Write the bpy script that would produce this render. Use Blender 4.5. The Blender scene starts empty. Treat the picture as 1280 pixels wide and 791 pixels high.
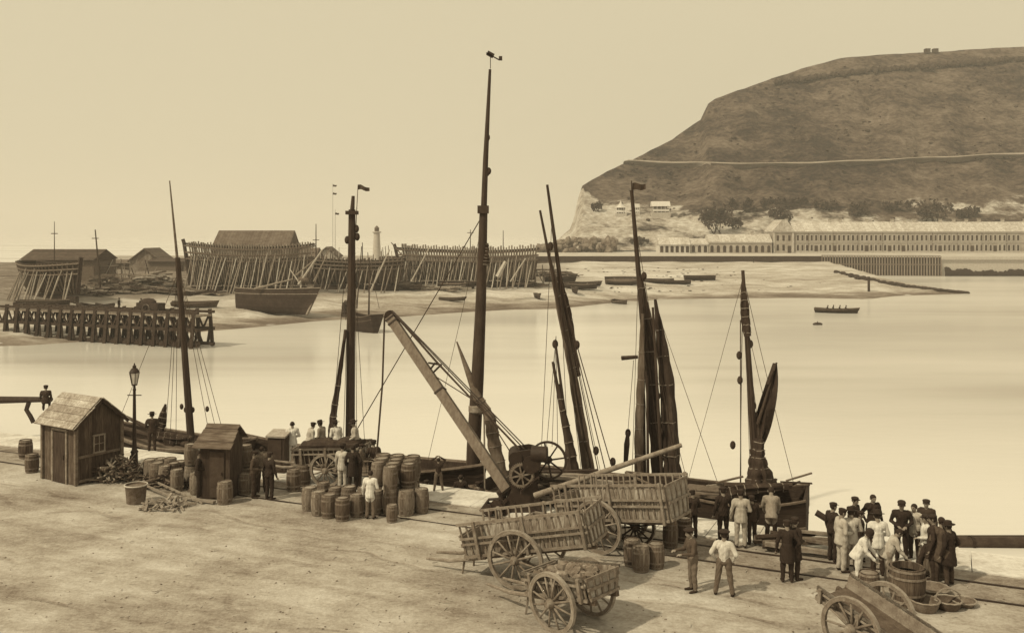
import bpy, bmesh, math, random
import numpy as np
from mathutils import Vector, Matrix, Euler, noise
R = math.radians
random.seed(7)
scn = bpy.context.scene
COL = scn.collection

# ------------------------------------------------------------------ camera, sky, sun, exposure
HAZE = .00038
F, H, YH = 1200.0, 9.6, 292.0            # focal length in photo pixels, eye height, horizon row
cam_d = bpy.data.cameras.new('camera'); cam = bpy.data.objects.new('camera', cam_d); COL.objects.link(cam)
cam_d.sensor_width = 36; cam_d.lens = 36*F/1280; cam_d.shift_y = -(395.5-YH)/1280
cam_d.clip_start = 0.5; cam_d.clip_end = 8000
cam.location = (0, 0, H); cam.rotation_euler = (R(90), 0, 0)
scn.camera = cam
SUN_EL, SUN_AZ = 47, 236                 # azimuth: compass bearing the light comes from (+Y = north)
w = bpy.data.worlds.new('World'); scn.world = w; w.use_nodes = True
nt = w.node_tree; nt.nodes.clear()
out = nt.nodes.new('ShaderNodeOutputWorld'); bg = nt.nodes.new('ShaderNodeBackground')
sky = nt.nodes.new('ShaderNodeTexSky'); sky.sky_type = 'NISHITA'; sky.sun_disc = False
sky.sun_elevation = R(SUN_EL); sky.sun_rotation = R(SUN_AZ); sky.dust_density = 3.0
bw = nt.nodes.new('ShaderNodeRGBToBW')
lift = nt.nodes.new('ShaderNodeMath'); lift.operation = 'MULTIPLY_ADD'; lift.inputs[1].default_value = 0.07; lift.inputs[2].default_value = 5.25
tint = nt.nodes.new('ShaderNodeMix'); tint.data_type = 'RGBA'; tint.blend_type = 'MULTIPLY'; tint.inputs[0].default_value = 1
tint.inputs[7].default_value = (1.0, 0.872, 0.585, 1)     # albumen print tone
nt.links.new(sky.outputs[0], bw.inputs[0]); nt.links.new(bw.outputs[0], lift.inputs[0])
nt.links.new(lift.outputs[0], tint.inputs[6]); nt.links.new(tint.outputs[2], bg.inputs[0])
nt.links.new(bg.outputs[0], out.inputs[0]); bg.inputs[1].default_value = 0.12
sd = bpy.data.lights.new('sun', 'SUN'); sd.energy = 2.9; sd.angle = R(1.5); sd.color = (1.0, 0.872, 0.59)
so = bpy.data.objects.new('sun', sd); COL.objects.link(so)
ca, sa = math.cos(R(SUN_EL)), math.sin(R(SUN_EL))
sdir = Vector((math.sin(R(SUN_AZ))*ca, math.cos(R(SUN_AZ))*ca, sa))
so.rotation_euler = sdir.to_track_quat('Z', 'Y').to_euler(); so.location = (-30, -20, 40)
vs = scn.view_settings; vs.view_transform = 'Standard'; vs.look = 'None'; vs.exposure = 0.1; vs.gamma = 1.0; vs.use_curve_mapping = False
scn.cycles.max_bounces = 6; scn.cycles.volume_bounces = 2; scn.cycles.use_denoising = True

# ------------------------------------------------------------------ helpers
ZW = -3.0                                # water level below the quay
def G(px, py, z=0.0):
    Y = (H-z)*F/(py-YH); return Vector(((px-640)*Y/F, Y, z))
def PD(px, py, Y):
    return Vector(((px-640)*Y/F, Y, H-(py-YH)*Y/F))

def ramp(v, *pts):
    if v <= pts[0][0]: return pts[0][1]
    for (a, b), (c, d) in zip(pts, pts[1:]):
        if v <= c: return b+(d-b)*(v-a)/(c-a)
    return pts[-1][1]

class MB:
    def __init__(s): s.v = []; s.f = []; s.m = []; s.mi = 0; s.xf = None
    def add(s, vs, fs):
        o = len(s.v)
        if s.xf is not None: vs = [s.xf @ Vector(p) for p in vs]
        s.v += [tuple(p) for p in vs]; s.f += [tuple(i+o for i in f) for f in fs]; s.m += [s.mi]*len(fs)
    def box(s, c, size, rot=None):
        x, y, z = [k/2 for k in size]
        vs = [Vector((a*x, b*y, d*z)) for a in (-1, 1) for b in (-1, 1) for d in (-1, 1)]
        if rot is not None:
            m = rot if isinstance(rot, Matrix) else Euler(rot).to_matrix()
            vs = [m @ p for p in vs]
        s.add([p+Vector(c) for p in vs], [(0, 1, 3, 2), (4, 6, 7, 5), (0, 4, 5, 1), (2, 3, 7, 6), (0, 2, 6, 4), (1, 5, 7, 3)])
    def bar(s, a, b, w, h=None, up=(0, 0, 1)):
        a, b = Vector(a), Vector(b); d = (b-a); L = d.length
        if L < 1e-6: return
        d = d/L; u = Vector(up)
        if abs(d.dot(u)) > .99: u = Vector((0, 1, 0))
        x = d.cross(u).normalized(); y = x.cross(d)
        h = h or w
        q = [x*(i*w/2)+y*(j*h/2) for i, j in ((-1, -1), (1, -1), (1, 1), (-1, 1))]
        s.add([a+p for p in q]+[b+p for p in q], [(3, 2, 1, 0), (4, 5, 6, 7)]+[(i, (i+1) % 4, 4+(i+1) % 4, 4+i) for i in range(4)])
    def path(s, pts, rad, n=8, caps=True):
        pts = [Vector(p) for p in pts]; N = len(pts)
        if not hasattr(rad, '__len__'): rad = [rad]*N
        vs = []; fs = []; ref = None
        for i, p in enumerate(pts):
            d = (pts[min(i+1, N-1)]-pts[max(i-1, 0)]).normalized()
            if ref is None: ref = Vector((0, 0, 1)) if abs(d.z) < .9 else Vector((0, 1, 0))
            x = d.cross(ref).normalized(); y = x.cross(d); ref = y
            for k in range(n):
                t = 2*math.pi*k/n; vs.append(p+(x*math.cos(t)+y*math.sin(t))*rad[i])
        for i in range(N-1):
            for k in range(n):
                k2 = (k+1) % n; fs.append((i*n+k, i*n+k2, (i+1)*n+k2, (i+1)*n+k))
        if caps: fs.append(tuple(range(n-1, -1, -1))); fs.append(tuple((N-1)*n+k for k in range(n)))
        s.add(vs, fs)
    def tube(s, a, b, r0, r1=None, n=8): s.path([a, b], [r0, r0 if r1 is None else r1], n)
    def lathe(s, prof, n=16, c=(0, 0, 0), caps=True):
        vs = []; fs = []; c = Vector(c)
        for r, z in prof:
            for k in range(n):
                t = 2*math.pi*k/n; vs.append(c+Vector((r*math.cos(t), r*math.sin(t), z)))
        for i in range(len(prof)-1):
            for k in range(n):
                k2 = (k+1) % n; fs.append((i*n+k, i*n+k2, (i+1)*n+k2, (i+1)*n+k))
        if caps: fs.append(tuple(range(n-1, -1, -1))); fs.append(tuple((len(prof)-1)*n+k for k in range(n)))
        s.add(vs, fs)
    def ball(s, c, r, n=10, m=6):
        if not hasattr(r, '__len__'): r = (r, r, r)
        c = Vector(c); vs = [c+Vector((0, 0, -r[2]))]; fs = []
        for i in range(1, m):
            ph = -math.pi/2+math.pi*i/m
            for k in range(n):
                t = 2*math.pi*k/n; vs.append(c+Vector((r[0]*math.cos(ph)*math.cos(t), r[1]*math.cos(ph)*math.sin(t), r[2]*math.sin(ph))))
        vs.append(c+Vector((0, 0, r[2]))); L = len(vs)-1
        for k in range(n):
            k2 = (k+1) % n
            fs.append((0, 1+k2, 1+k)); fs.append((L, L-n+k, L-n+k2))
            for i in range(m-2): fs.append((1+i*n+k, 1+i*n+k2, 1+(i+1)*n+k2, 1+(i+1)*n+k))
        s.add(vs, fs)
    def grid(s, rows):
        n = len(rows[0]); vs = [p for r in rows for p in r]
        s.add(vs, [(i*n+k, i*n+k+1, (i+1)*n+k+1, (i+1)*n+k) for i in range(len(rows)-1) for k in range(n-1)])
    def prism(s, poly, d0, d1, axis=1):
        def mk(p, d): q = [p[0], p[1]]; q.insert(axis, d); return q
        n = len(poly); vs = [mk(p, d0) for p in poly]+[mk(p, d1) for p in poly]
        s.add(vs, [tuple(range(n-1, -1, -1)), tuple(range(n, 2*n))]+[(i, (i+1) % n, n+(i+1) % n, n+i) for i in range(n)])
    def mesh(s, name, mats=(), smooth=False, angle=None):
        me = bpy.data.meshes.new(name); me.from_pydata(s.v, [], s.f)
        for m in mats: me.materials.append(m)
        if len(mats) > 1: me.polygons.foreach_set('material_index', s.m)
        bm = bmesh.new(); bm.from_mesh(me); bmesh.ops.recalc_face_normals(bm, faces=bm.faces); bm.to_mesh(me); bm.free()
        if smooth:
            me.polygons.foreach_set('use_smooth', [True]*len(me.polygons))
            if angle: me.set_sharp_from_angle(angle=R(angle))
        me.update(); return me

def obj(name, mb, mats, parent=None, smooth=False, angle=40, loc=None, label=None):
    if not isinstance(mats, (list, tuple)): mats = [mats]
    me = mb if isinstance(mb, bpy.types.Mesh) else mb.mesh(name, mats, smooth, angle)
    o = bpy.data.objects.new(name, me); COL.objects.link(o)
    if parent is not None: o.parent = parent
    if loc is not None: o.location = loc
    if label: o['label'] = label
    return o
def tag(o, label, cat, group=None, kind=None):
    o['label'] = label; o['category'] = cat
    if group: o['group'] = group
    if kind: o['kind'] = kind
    return o
def thing(name, label, cat, loc=(0, 0, 0), rz=0, group=None):
    o = bpy.data.objects.new(name, None); COL.objects.link(o); o.location = loc; o.rotation_euler = (0, 0, rz)
    o.empty_display_size = .2
    return tag(o, label, cat, group)
def struct(name, mb, mat, smooth=False, angle=40):
    o = obj(name, mb, mat, None, smooth, angle); o['kind'] = 'structure'; return o
def copy_tree(o, parent=None):
    c = o.copy(); COL.objects.link(c)
    if parent is not None: c.parent = parent
    for ch in o.children: copy_tree(ch, c)
    return c
def place(proto, used, loc, rz, label, group=None):
    o = copy_tree(proto) if used else proto
    o.location = loc; o.rotation_euler = (0, 0, rz); o['label'] = label
    if group: o['group'] = group
    return o

# ------------------------------------------------------------------ materials (sepia tones of the print's own colours)
def sep(v, a=1):
    r = ramp(math.log10(max(v, .01)), (-1.7, .60), (-1.0, .745), (-.5, .89), (-.2, .97))
    b = ramp(math.log10(max(v, .01)), (-1.7, .46), (-1.0, .58), (-.5, .78), (-.2, .93))
    return (v*1.08, v*1.08*r, v*1.08*b, a)
class N:
    def __init__(s, name):
        s.m = bpy.data.materials.new(name); s.m.use_nodes = True; s.t = s.m.node_tree
        s.p = s.t.nodes['Principled BSDF']; s.p.inputs['Specular IOR Level'].default_value = .25
        s.tc = s.t.nodes.new('ShaderNodeTexCoord')
    def n(s, t, **k):
        o = s.t.nodes.new(t)
        for a, b in k.items(): setattr(o, a, b)
        return o
    def l(s, a, b): s.t.links.new(a, b)
    def math(s, op, a, b=None, c=None):
        o = s.n('ShaderNodeMath', operation=op)
        for i, x in enumerate((a, b, c)):
            if x is None: continue
            if hasattr(x, 'is_output'): s.l(x, o.inputs[i])
            else: o.inputs[i].default_value = x
        return o.outputs[0]
    def noise(s, scale, stretch=(1, 1, 1), detail=5, rough=.6, coord='Object', vec=None):
        mp = s.n('ShaderNodeMapping'); mp.inputs['Scale'].default_value = stretch
        s.l(vec if vec is not None else s.tc.outputs[coord], mp.inputs[0])
        o = s.n('ShaderNodeTexNoise'); o.inputs['Scale'].default_value = scale; o.inputs['Detail'].default_value = detail; o.inputs['Roughness'].default_value = rough
        s.l(mp.outputs[0], o.inputs['Vector']); return o.outputs['Fac']
    def smooth(s, x, lo, hi, a=0, b=1):
        o = s.n('ShaderNodeMapRange', interpolation_type='SMOOTHSTEP')
        o.inputs[1].default_value = lo; o.inputs[2].default_value = hi; o.inputs[3].default_value = a; o.inputs[4].default_value = b
        s.l(x, o.inputs[0]); return o.outputs[0]
    def mix(s, f, a, b, mode='MIX'):
        o = s.n('ShaderNodeMix', data_type='RGBA', blend_type=mode)
        for i, x in ((0, f), (6, a), (7, b)):
            if hasattr(x, 'is_output'): s.l(x, o.inputs[i])
            else: o.inputs[i].default_value = x
        return o.outputs[2]
    def sepia(s, v):                     # tone value socket -> print colour
        cr = s.n('ShaderNodeValToRGB'); e = cr.color_ramp.elements
        e[0].position = 0; e[0].color = sep(.012); e[1].position = 1; e[1].color = sep(.9)
        for p in (.04, .1, .2, .35, .6): q = e.new(p); q.color = sep(p)
        s.l(v, cr.inputs[0]); return cr.outputs[0]
    def xyz(s, coord='Object'):
        o = s.n('ShaderNodeSeparateXYZ'); s.l(s.tc.outputs[coord], o.inputs[0]); return o.outputs
    def fin(s, color, rough=.85, bump=None, strength=.3, dist=.02):
        s.l(color, s.p.inputs['Base Color'])
        if hasattr(rough, 'is_output'): s.l(rough, s.p.inputs['Roughness'])
        else: s.p.inputs['Roughness'].default_value = rough
        if bump is not None:
            b = s.n('ShaderNodeBump'); b.inputs['Strength'].default_value = strength; b.inputs['Distance'].default_value = dist
            s.l(bump, b.inputs['Height']); s.l(b.outputs[0], s.p.inputs['Normal'])
        return s.m
    def rand(s, lo=.8, hi=1.2):
        oi = s.n('ShaderNodeObjectInfo'); return s.math('MULTIPLY_ADD', oi.outputs['Random'], hi-lo, lo)

def m_plain(name, v, var=.25, scale=4, stretch=(1, 1, 1), rough=.85, bump=.25, dist=.02, rnd=.15, worn=0):
    k = N(name); n1 = k.noise(scale, stretch); n2 = k.noise(scale*5.3, stretch)
    n = k.math('ADD', k.math('MULTIPLY', n1, .65), k.math('MULTIPLY', n2, .35))
    t = k.math('MULTIPLY', k.smooth(n, .3, .7, v*(1-var), v*(1+var)), k.rand(1-rnd, 1+rnd))
    if worn:
        t = k.math('ADD', t, k.math('MULTIPLY', k.smooth(k.noise(scale*.7, stretch, 8, .75), .56, .7), worn))
    return k.fin(k.sepia(t), rough, n, bump, dist)
def m_plank(name, v, var=.35, axis=0, width=.16, grain=2, gap=.07, rough=.85, rnd=.15, bump=.5):
    """boards laid side by side along `axis`, each with its own tone, grain running along `grain` axis"""
    k = N(name); c = k.xyz()[axis]
    q = k.math('DIVIDE', c, width); fl = k.math('FLOOR', q); fr = k.math('SUBTRACT', q, fl)
    wn = k.n('ShaderNodeTexWhiteNoise', noise_dimensions='1D'); k.l(fl, wn.inputs['W'])
    st = [9, 9, 9]; st[grain] = 1.2
    n = k.noise(1.6, st, 6, .65)
    n2 = k.noise(1.1, (1, 1, 1), 5, .65)
    t = k.math('MULTIPLY', k.math('MULTIPLY_ADD', wn.outputs['Value'], var, 1-var/2), k.smooth(n, .3, .72, v*.6, v*1.35))
    t = k.math('MULTIPLY', t, k.smooth(n2, .3, .7, .75, 1.2))
    t = k.math('MULTIPLY', t, k.rand(1-rnd, 1+rnd))
    line = k.math('MULTIPLY', k.smooth(fr, 0, gap), k.smooth(fr, 1, 1-gap))
    t = k.math('MULTIPLY', t, k.math('MULTIPLY_ADD', line, .55, .45))
    h = k.math('ADD', k.math('MULTIPLY', n, .3), line)
    return k.fin(k.sepia(t), rough, h, bump, .015)

M = {}
M['dark_wood'] = m_plain('dark_wood', .045, .4, 3, (1, 1, 1), worn=.03)
M['mast_wood'] = m_plain('mast_wood', .05, .3, 6, (1, 1, .2), worn=.03)
M['mid_wood'] = m_plain('mid_wood', .13, .4, 5, (1, 1, 1), worn=.05)
M['grey_wood'] = m_plain('grey_wood', .21, .35, 5, worn=.08)
M['pale_wood'] = m_plain('pale_wood', .36, .3, 5, worn=.1)
M['jib_wood'] = m_plain('jib_wood', .14, .3, 3, (3, 3, 1), worn=.06)
M['iron'] = m_plain('iron', .03, .4, 6, rough=.6, worn=.035)
M['rope'] = m_plain('rope', .06, .3, 20)
M['pale_rope'] = m_plain('pale_rope', .2, .3, 20)
M['hut_wall'] = m_plank('hut_wall', .06, .5, 0, .17, 2)
M['hut_side'] = m_plank('hut_side', .11, .4, 1, .17, 2)
M['hut_roof'] = m_plank('hut_roof', .30, .5, 2, .22, 0)
M['hull_dark'] = m_plank('hull_dark', .04, .4, 2, .2, 0)
M['hull_mid'] = m_plank('hull_mid', .065, .4, 2, .3, 0)
M['hull_grey'] = m_plank('hull_grey', .10, .4, 2, .35, 0)
M['deck'] = m_plank('deck', .14, .3, 1, .15, 0)
M['sail'] = m_plain('sail', .04, .45, 2.5, (1, 1, .3), worn=.04, bump=.8, dist=.1)
M['pale_sail'] = m_plain('pale_sail', .11, .4, 2.5, (1, 1, .3), worn=.06, bump=.8, dist=.1)
M['cart_board'] = m_plank('cart_board', .25, .4, 0, .21, 2, .05)
M['cart_wood'] = m_plain('cart_wood', .20, .35, 5, worn=.1)
M['cart_dark'] = m_plain('cart_dark', .09, .4, 5, worn=.05)
M['tyre'] = m_plain('tyre', .25, .3, 8, rough=.5)
M['sacking'] = m_plain('sacking', .34, .3, 6, bump=.6, dist=.04)
M['skin'] = m_plain('skin', .22, .15, 8, rnd=.1)
M['hair'] = m_plain('hair', .025, .3, 20)
M['boot'] = m_plain('boot', .03, .3, 10)
for nm, v in (('cloth_black', .022), ('cloth_dark', .04), ('cloth_brown', .075), ('cloth_grey', .13), ('cloth_drab', .22), ('cloth_pale', .38), ('cloth_white', .54)):
    M[nm] = m_plain(nm, v, .2, 7, (1, 1, .5), bump=.6, dist=.03, rnd=.1)
M['glass'] = m_plain('glass', .10, .2, 3, rough=.15)
M['lamp_glass'] = m_plain('lamp_glass', .5, .1, 3, rough=.2, rnd=.02)
M['pane_dark'] = m_plain('pane_dark', .045, .5, .6, rough=.25, rnd=.3)
M['slate_pale'] = m_plank('slate_pale', .45, .2, 0, 2.0, 1, .02, rnd=.05)
M['brick_front'] = m_plain('brick_front', .33, .3, .25, rnd=.05)
M['stone_trim'] = m_plain('stone_trim', .42, .15, 2, rnd=.05)
M['stone_pale'] = m_plain('stone_pale', .5, .15, 2, rnd=.05)
M['door_dark'] = m_plain('door_dark', .055, .3, 3)
M['shed_roof'] = m_plank('shed_roof', .12, .25, 0, .7, 1)
M['shed_wall'] = m_plank('shed_wall', .20, .35, 0, .4, 2)
M['white_paint'] = m_plain('white_paint', .62, .1, 3)
M['flag'] = m_plain('flag', .07, .3, 6)
M['leaf'] = m_plain('leaf', .055, .5, 1.2, rnd=.25)
M['weed'] = m_plain('weed', .035, .5, 2)
# quay dirt
k = N('quay_dirt')
a = k.noise(.22, (1, 1, 1), 6, .62); b = k.noise(1.3, (1, 1.6, 1), 8, .7); c = k.noise(9, (1, 1, 1), 6, .7)
xy = k.xyz(); along = k.n('ShaderNodeVectorRotate', rotation_type='Z_AXIS'); along.inputs['Angle'].default_value = R(24)
k.l(k.tc.outputs['Object'], along.inputs[0])
tr = k.noise(1.0, (.06, 1.4, 1), 5, .6, vec=along.outputs[0])
v = k.math('ADD', k.smooth(a, .3, .7, -.13, .08), k.smooth(b, .35, .7, -.05, .05))
v = k.math('ADD', v, k.smooth(c, .3, .7, -.055, .055)); v = k.math('ADD', v, k.smooth(tr, .3, .66, -.06, .03))
v = k.math('ADD', v, .385)
sepd = k.n('ShaderNodeSeparateXYZ'); k.l(along.outputs[0], sepd.inputs[0])
edge = k.smooth(sepd.outputs[1], 26.5, 31.0)            # trampled, coal-dusted ground between the rails and the kerb
wob = k.math('MULTIPLY_ADD', k.noise(.16, (1, 1, 1), 3, .5), 5.0, -2.5); rut = None
for y_ in (24.0, 25.5, 18.1, 19.6, 13.0, 14.5):
    dd = k.math('ABSOLUTE', k.math('SUBTRACT', k.math('ADD', sepd.outputs[1], wob), y_)); r1_ = k.smooth(dd, .04, .17, 1, 0)
    rut = r1_ if rut is None else k.math('MAXIMUM', rut, r1_)
rut = k.math('MULTIPLY', rut, k.smooth(k.noise(.35, (1, 1, 1), 4), .42, .6))
v = k.math('SUBTRACT', v, k.math('MULTIPLY', rut, .085))
b = k.math('SUBTRACT', b, k.math('MULTIPLY', rut, .3))
v = k.math('MULTIPLY', v, k.math('SUBTRACT', 1, k.math('MULTIPLY', edge, k.smooth(b, .25, .6, .5, .2))))
M['quay_dirt'] = k.fin(k.sepia(v), .95, k.math('ADD', k.math('MULTIPLY', b, .8), k.math('MULTIPLY', c, .4)), .8, .10)
# coping stones
k = N('coping_stone'); a = k.noise(.8, (1, 1, 1), 6, .65); b = k.noise(7, (1, 1, 1), 5)
v = k.math('ADD', k.smooth(a, .3, .7, .42, .66), k.smooth(b, .3, .7, -.05, .05)); M['coping'] = k.fin(k.sepia(v), .9, b, .3, .03)
k = N('quay_wall'); br = k.n('ShaderNodeTexBrick'); br.inputs['Scale'].default_value = .9
br.inputs[1].default_value = sep(.2); br.inputs[2].default_value = sep(.28); br.inputs[3].default_value = sep(.08)
k.l(k.tc.outputs['Object'], br.inputs[0]); M['quay_wall'] = k.fin(k.mix(k.noise(.5), br.outputs[0], sep(.08)), .9)
# beach
k = N('beach_sand'); a = k.noise(.035, (.45, 1, 1), 7, .65); b = k.noise(.25, (.35, 1, 1), 7, .7); c = k.noise(2.2, (1, 1, 1), 5, .7); z = k.xyz()[2]
v = k.math('ADD', k.smooth(a, .3, .7, .36, .54), k.smooth(b, .36, .66, -.14, .07)); v = k.math('ADD', v, k.smooth(c, .3, .7, -.06, .06))
hz = k.math('ADD', z, k.math('MULTIPLY', k.math('SUBTRACT', b, .5), 1.2))
v = k.math('MULTIPLY', v, k.smooth(hz, -3.0, -2.1, .40, 1.0))                   # wet strand at the water's edge
at = k.n('ShaderNodeAttribute', attribute_name='yard')
yd = k.math('MULTIPLY', at.outputs['Fac'], k.smooth(c, .25, .6, .5, .95))
M['sand'] = k.fin(k.mix(yd, k.sepia(v), k.sepia(k.smooth(b, .3, .7, .05, .19))), .95, k.math('ADD', b, c), .6, .25)
# hill
k = N('hill_grass'); a = k.noise(.012, (1, 1, 1.4), 8, .62); b = k.noise(.06, (1, 1, 1.6), 8, .68); c = k.noise(.4, (1, 1, 1), 6, .7)
at = k.n('ShaderNodeAttribute', attribute_name='chalk')
gr = k.math('ADD', k.smooth(a, .4, .6, .03, .09), k.smooth(b, .36, .64, -.034, .040)); gr = k.math('ADD', gr, k.smooth(c, .34, .66, -.036, .05))
ch = k.math('ADD', k.smooth(b, .3, .7, .26, .50), k.smooth(c, .3, .7, -.14, .10))
fac = k.smooth(k.math('ADD', at.outputs['Fac'], k.math('MULTIPLY', k.math('SUBTRACT', b, .5), 1.5)), .38, .62)
M['hill'] = k.fin(k.mix(fac, k.sepia(gr), k.sepia(ch)), .95, k.math('ADD', b, k.math('MULTIPLY', c, .3)), 1.0, 2.5)
M['hill_path'] = m_plain('hill_path', .22, .2, .2)
M['road'] = m_plain('road', .46, .2, .15)
# water
k = N('harbour_water')
a = k.noise(.03, (.3, 1, 1), 5, .55); rp = k.noise(1.4, (.35, 1, 1), 4, .55); b = k.noise(.012, (.22, 1.6, 1), 4, .6)
M['water'] = k.fin(k.sepia(k.math('ADD', k.smooth(a, .35, .65, .60, .66), k.smooth(b, .53, .68, 0, -.22))), k.smooth(a, .35, .65, .14, .22), rp, .10, .12)
k.p.inputs['IOR'].default_value = 1.33; k.p.inputs['Specular IOR Level'].default_value = .5
# barrels: staves round the axis
k = N('barrel_stave'); o_ = k.xyz(); ang = k.math('MULTIPLY', k.math('ARCTAN2', o_[1], o_[0]), 16/(2*math.pi))
fl = k.math('FLOOR', ang); fr = k.math('SUBTRACT', ang, fl)
wn = k.n('ShaderNodeTexWhiteNoise', noise_dimensions='1D'); k.l(fl, wn.inputs['W'])
n = k.noise(3, (6, 6, 1), 6, .65)
t = k.math('MULTIPLY', k.math('MULTIPLY_ADD', wn.outputs['Value'], .5, .72), k.smooth(n, .3, .72, .09, .2))
t = k.math('MULTIPLY', t, k.rand(.5, 1.35))
line = k.math('MULTIPLY', k.smooth(fr, 0, .09), k.smooth(fr, 1, .91))
M['stave'] = k.fin(k.sepia(k.math('MULTIPLY', t, k.math('MULTIPLY_ADD', line, .6, .4))), .85, line, .4, .01)
M['hoop'] = m_plain('hoop', .17, .4, 12, worn=.12)
M['barrel_head'] = m_plank('barrel_head', .27, .3, 0, .09, 1, rnd=.25)
# ------------------------------------------------------------------ the setting
SL = -.45                                 # the quay edge: Y = 35.2 - .45 X
ED = Vector((1, SL, 0)).normalized(); EN = Vector((-SL, 1, 0)).normalized()     # along it to the right, and out over the water
E0 = Vector((0, 35.2, 0)); EA = math.atan2(ED.y, ED.x)
def Q(s, d, z=0.0): return E0+ED*s+EN*d+Vector((0, 0, z))      # s along the edge, d outwards
def edge_s(p): return (Vector((p[0], p[1], 0))-E0).dot(ED)
def edge_d(p): return (Vector((p[0], p[1], 0))-E0).dot(EN)
rng = random.Random(3)
mb = MB()
rows = []
ds = [-1.9-.0]+[-2.4-.8*i for i in range(30)]+[-30, -40, -60, -90]
for d in ds:
    rows.append([Q(-100+1.25*i, d, (0.0 if d > -2 else .02*math.sin(i*1.7+d)*math.cos(d*2.1+i*.4)+rng.uniform(-.012, .012))) for i in range(161)])
mb.grid(rows); struct('quay_ground', mb, M['quay_dirt'], True, 180)
mb = MB(); s = -100.0
while s < 100:
    L = rng.uniform(1.3, 2.0)
    mb.box(Q(s+L/2, -.95, -.13+rng.uniform(-.006, .006)), (L-.025, 1.9, .34), (0, 0, EA)); s += L
ko = struct('kerb_strip', mb, M['coping'])
mb = MB(); mb.box(Q(0, -1.2, -3.2), (200, 2.0, 5.75), (0, 0, EA)); struct('quay_wall_base', mb, M['quay_wall'])
# two lines of dock rail let into the ground
rl = thing('dock_rail', 'thin dark iron rail sunk in the quay ground, the one nearer the kerb', 'rail', Q(0, -2.75, .0), EA, 'rails along the quay')
mb = MB(); mb.box((0, 0, .0), (200, .06, .06)); obj('rail_head', mb, M['iron'], rl)
rl2 = copy_tree(rl); rl2.location = Q(0, -4.1, 0); rl2['label'] = 'thin dark iron rail sunk in the quay ground, the one farther from the kerb'

# water: one sheet to the horizon
mb = MB(); mb.add([(-6000, -60, ZW), (6000, -60, ZW), (6000, 6500, ZW), (-6000, 6500, ZW)], [(0, 1, 2, 3)]); struct('water', mb, M['water'])

# far bank: sand flat with the shipyard ground behind
front = [(-200, 436), (30, 432), (150, 424), (262, 414), (330, 408), (400, 401), (500, 396), (570, 391), (640, 387), (700, 386), (760, 379), (830, 374), (900, 373), (1000, 372.5), (1060, 373.5), (1085, 374), (1120, 370), (1180, 368), (1212, 367)]
back = [(1000, 300), (1022, 322), (1045, 336), (1100, 350), (1150, 358), (1212, 366)]
rows = []; yard = []
pxs = [-420+14*i for i in range(120)]
Yk = [98+1.6*i for i in range(70)]+[210+3*i for i in range(27)]+[291.4, 300, 320, 340, 352, 356, 362]
nz = random.Random(5)
for Y in Yk:
    r = []
    for px in pxs:
        yf = 12.6*F/(ramp(px, *front)-YH)
        d = Y-yf
        if px > 1000: d = min(d, 12.6*F/(max(ramp(px, *back), 300)-YH)-Y)
        if px > 1212: d = -10
        if px < 720: d = min(d, (354-Y)*1.2)
        z = ZW+ramp(d, (-30, -3), (0, 0), (12, .75), (30, 2.2), (60, 3.6), (150, 4.4))
        if d > 2: z += .22*math.sin(px*.09+Y*.3)*math.sin(Y*.21-px*.03)+nz.uniform(-.1, .1)
        r.append(((px-640)*Y/F, Y, z)); yard.append(max(0.0, min(1.0, ramp(d, (24, 0), (44, 1))*ramp(px, (660, 1), (720, 0)))))
    rows.append(r)
mb = MB(); mb.grid(rows); bo = struct('beach', mb, M['sand'], True, 180)
at = bo.data.attributes.new('yard', 'FLOAT', 'POINT'); at.data.foreach_set('value', yard)
def bz(px, py):                            # point of the far bank seen at a pixel
    Y = 110.0; best = None
    yf = 12.6*F/(ramp(px, *front)-YH)
    for i in range(2500):
        Y = 105+i*.1
        d = Y-yf
        z = ZW+ramp(d, (-30, -3), (0, 0), (12, .75), (30, 2.2), (60, 3.6), (150, 4.4))
        if YH+(H-z)*F/Y <= py: return Vector(((px-640)*Y/F, Y, z))
    return Vector(((px-640)*Y/F, Y, z))
# far quay with its road
mb = MB()
mb.prism([(-40, 290), (94, 292), (127, 285), (420, 285), (420, 372), (4, 372)], -4.0, 2.6, 2)
struct('far_quay', mb, M['road'])
mb = MB(); mb.box((280, 284.6, 2.3), (306, 1.4, .9)); mb.box((280, 284.75, -.6), (306, .5, 4.9)); struct('far_quay_stone_edge', mb, M['stone_trim'])
mb = MB()
rows = [[], [], [], [], []]
for i in range(420):
    x = 128+i*.55; tp = -1.1+.5*math.sin(x*.21)+.35*math.sin(x*.9)+rng.uniform(-.35, .35)
    for j in range(5): rows[j].append(Vector((x, 284.2-.35*math.sin(j*.8)+rng.uniform(-.18, .18), -3.3+(tp+3.3)*j/4)))
mb.grid(rows); mb.grid([rows[4], [p+Vector((0, .9, .02)) for p in rows[4]]])
o = obj('seaweed', mb, M['weed'], None, True); tag(o, 'dark band of seaweed along the foot of the far stone quay', 'seaweed', None, 'stuff')
tw = thing('timber_quay_wall', 'dark slatted timber piling wall fronting the far quay below the long terrace', 'timber wall', (110, 288, 0))
tl = tw.location
mb = MB(); mb.bar(Vector((94, 291.6, 2.75))-tl, Vector((127, 284.6, 2.75))-tl, .7, .45); obj('cap_beam', mb, M['pale_wood'], tw)
mb = MB(); mb.bar(Vector((94, 291.5, .1))-tl, Vector((127, 284.5, .1))-tl, .3, 6); obj('backing', mb, M['dark_wood'], tw)
mb = MB(); mb.bar(Vector((94, 291.1, .4))-tl, Vector((127, 284.1, .4))-tl, .35, .35); obj('waling', mb, M['mid_wood'], tw)
pm = MB(); pm.tube((0, 0, -6), (0, 0, 2.9), .2, .17, 6); pme = pm.mesh('pile', [M['grey_wood']])
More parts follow.
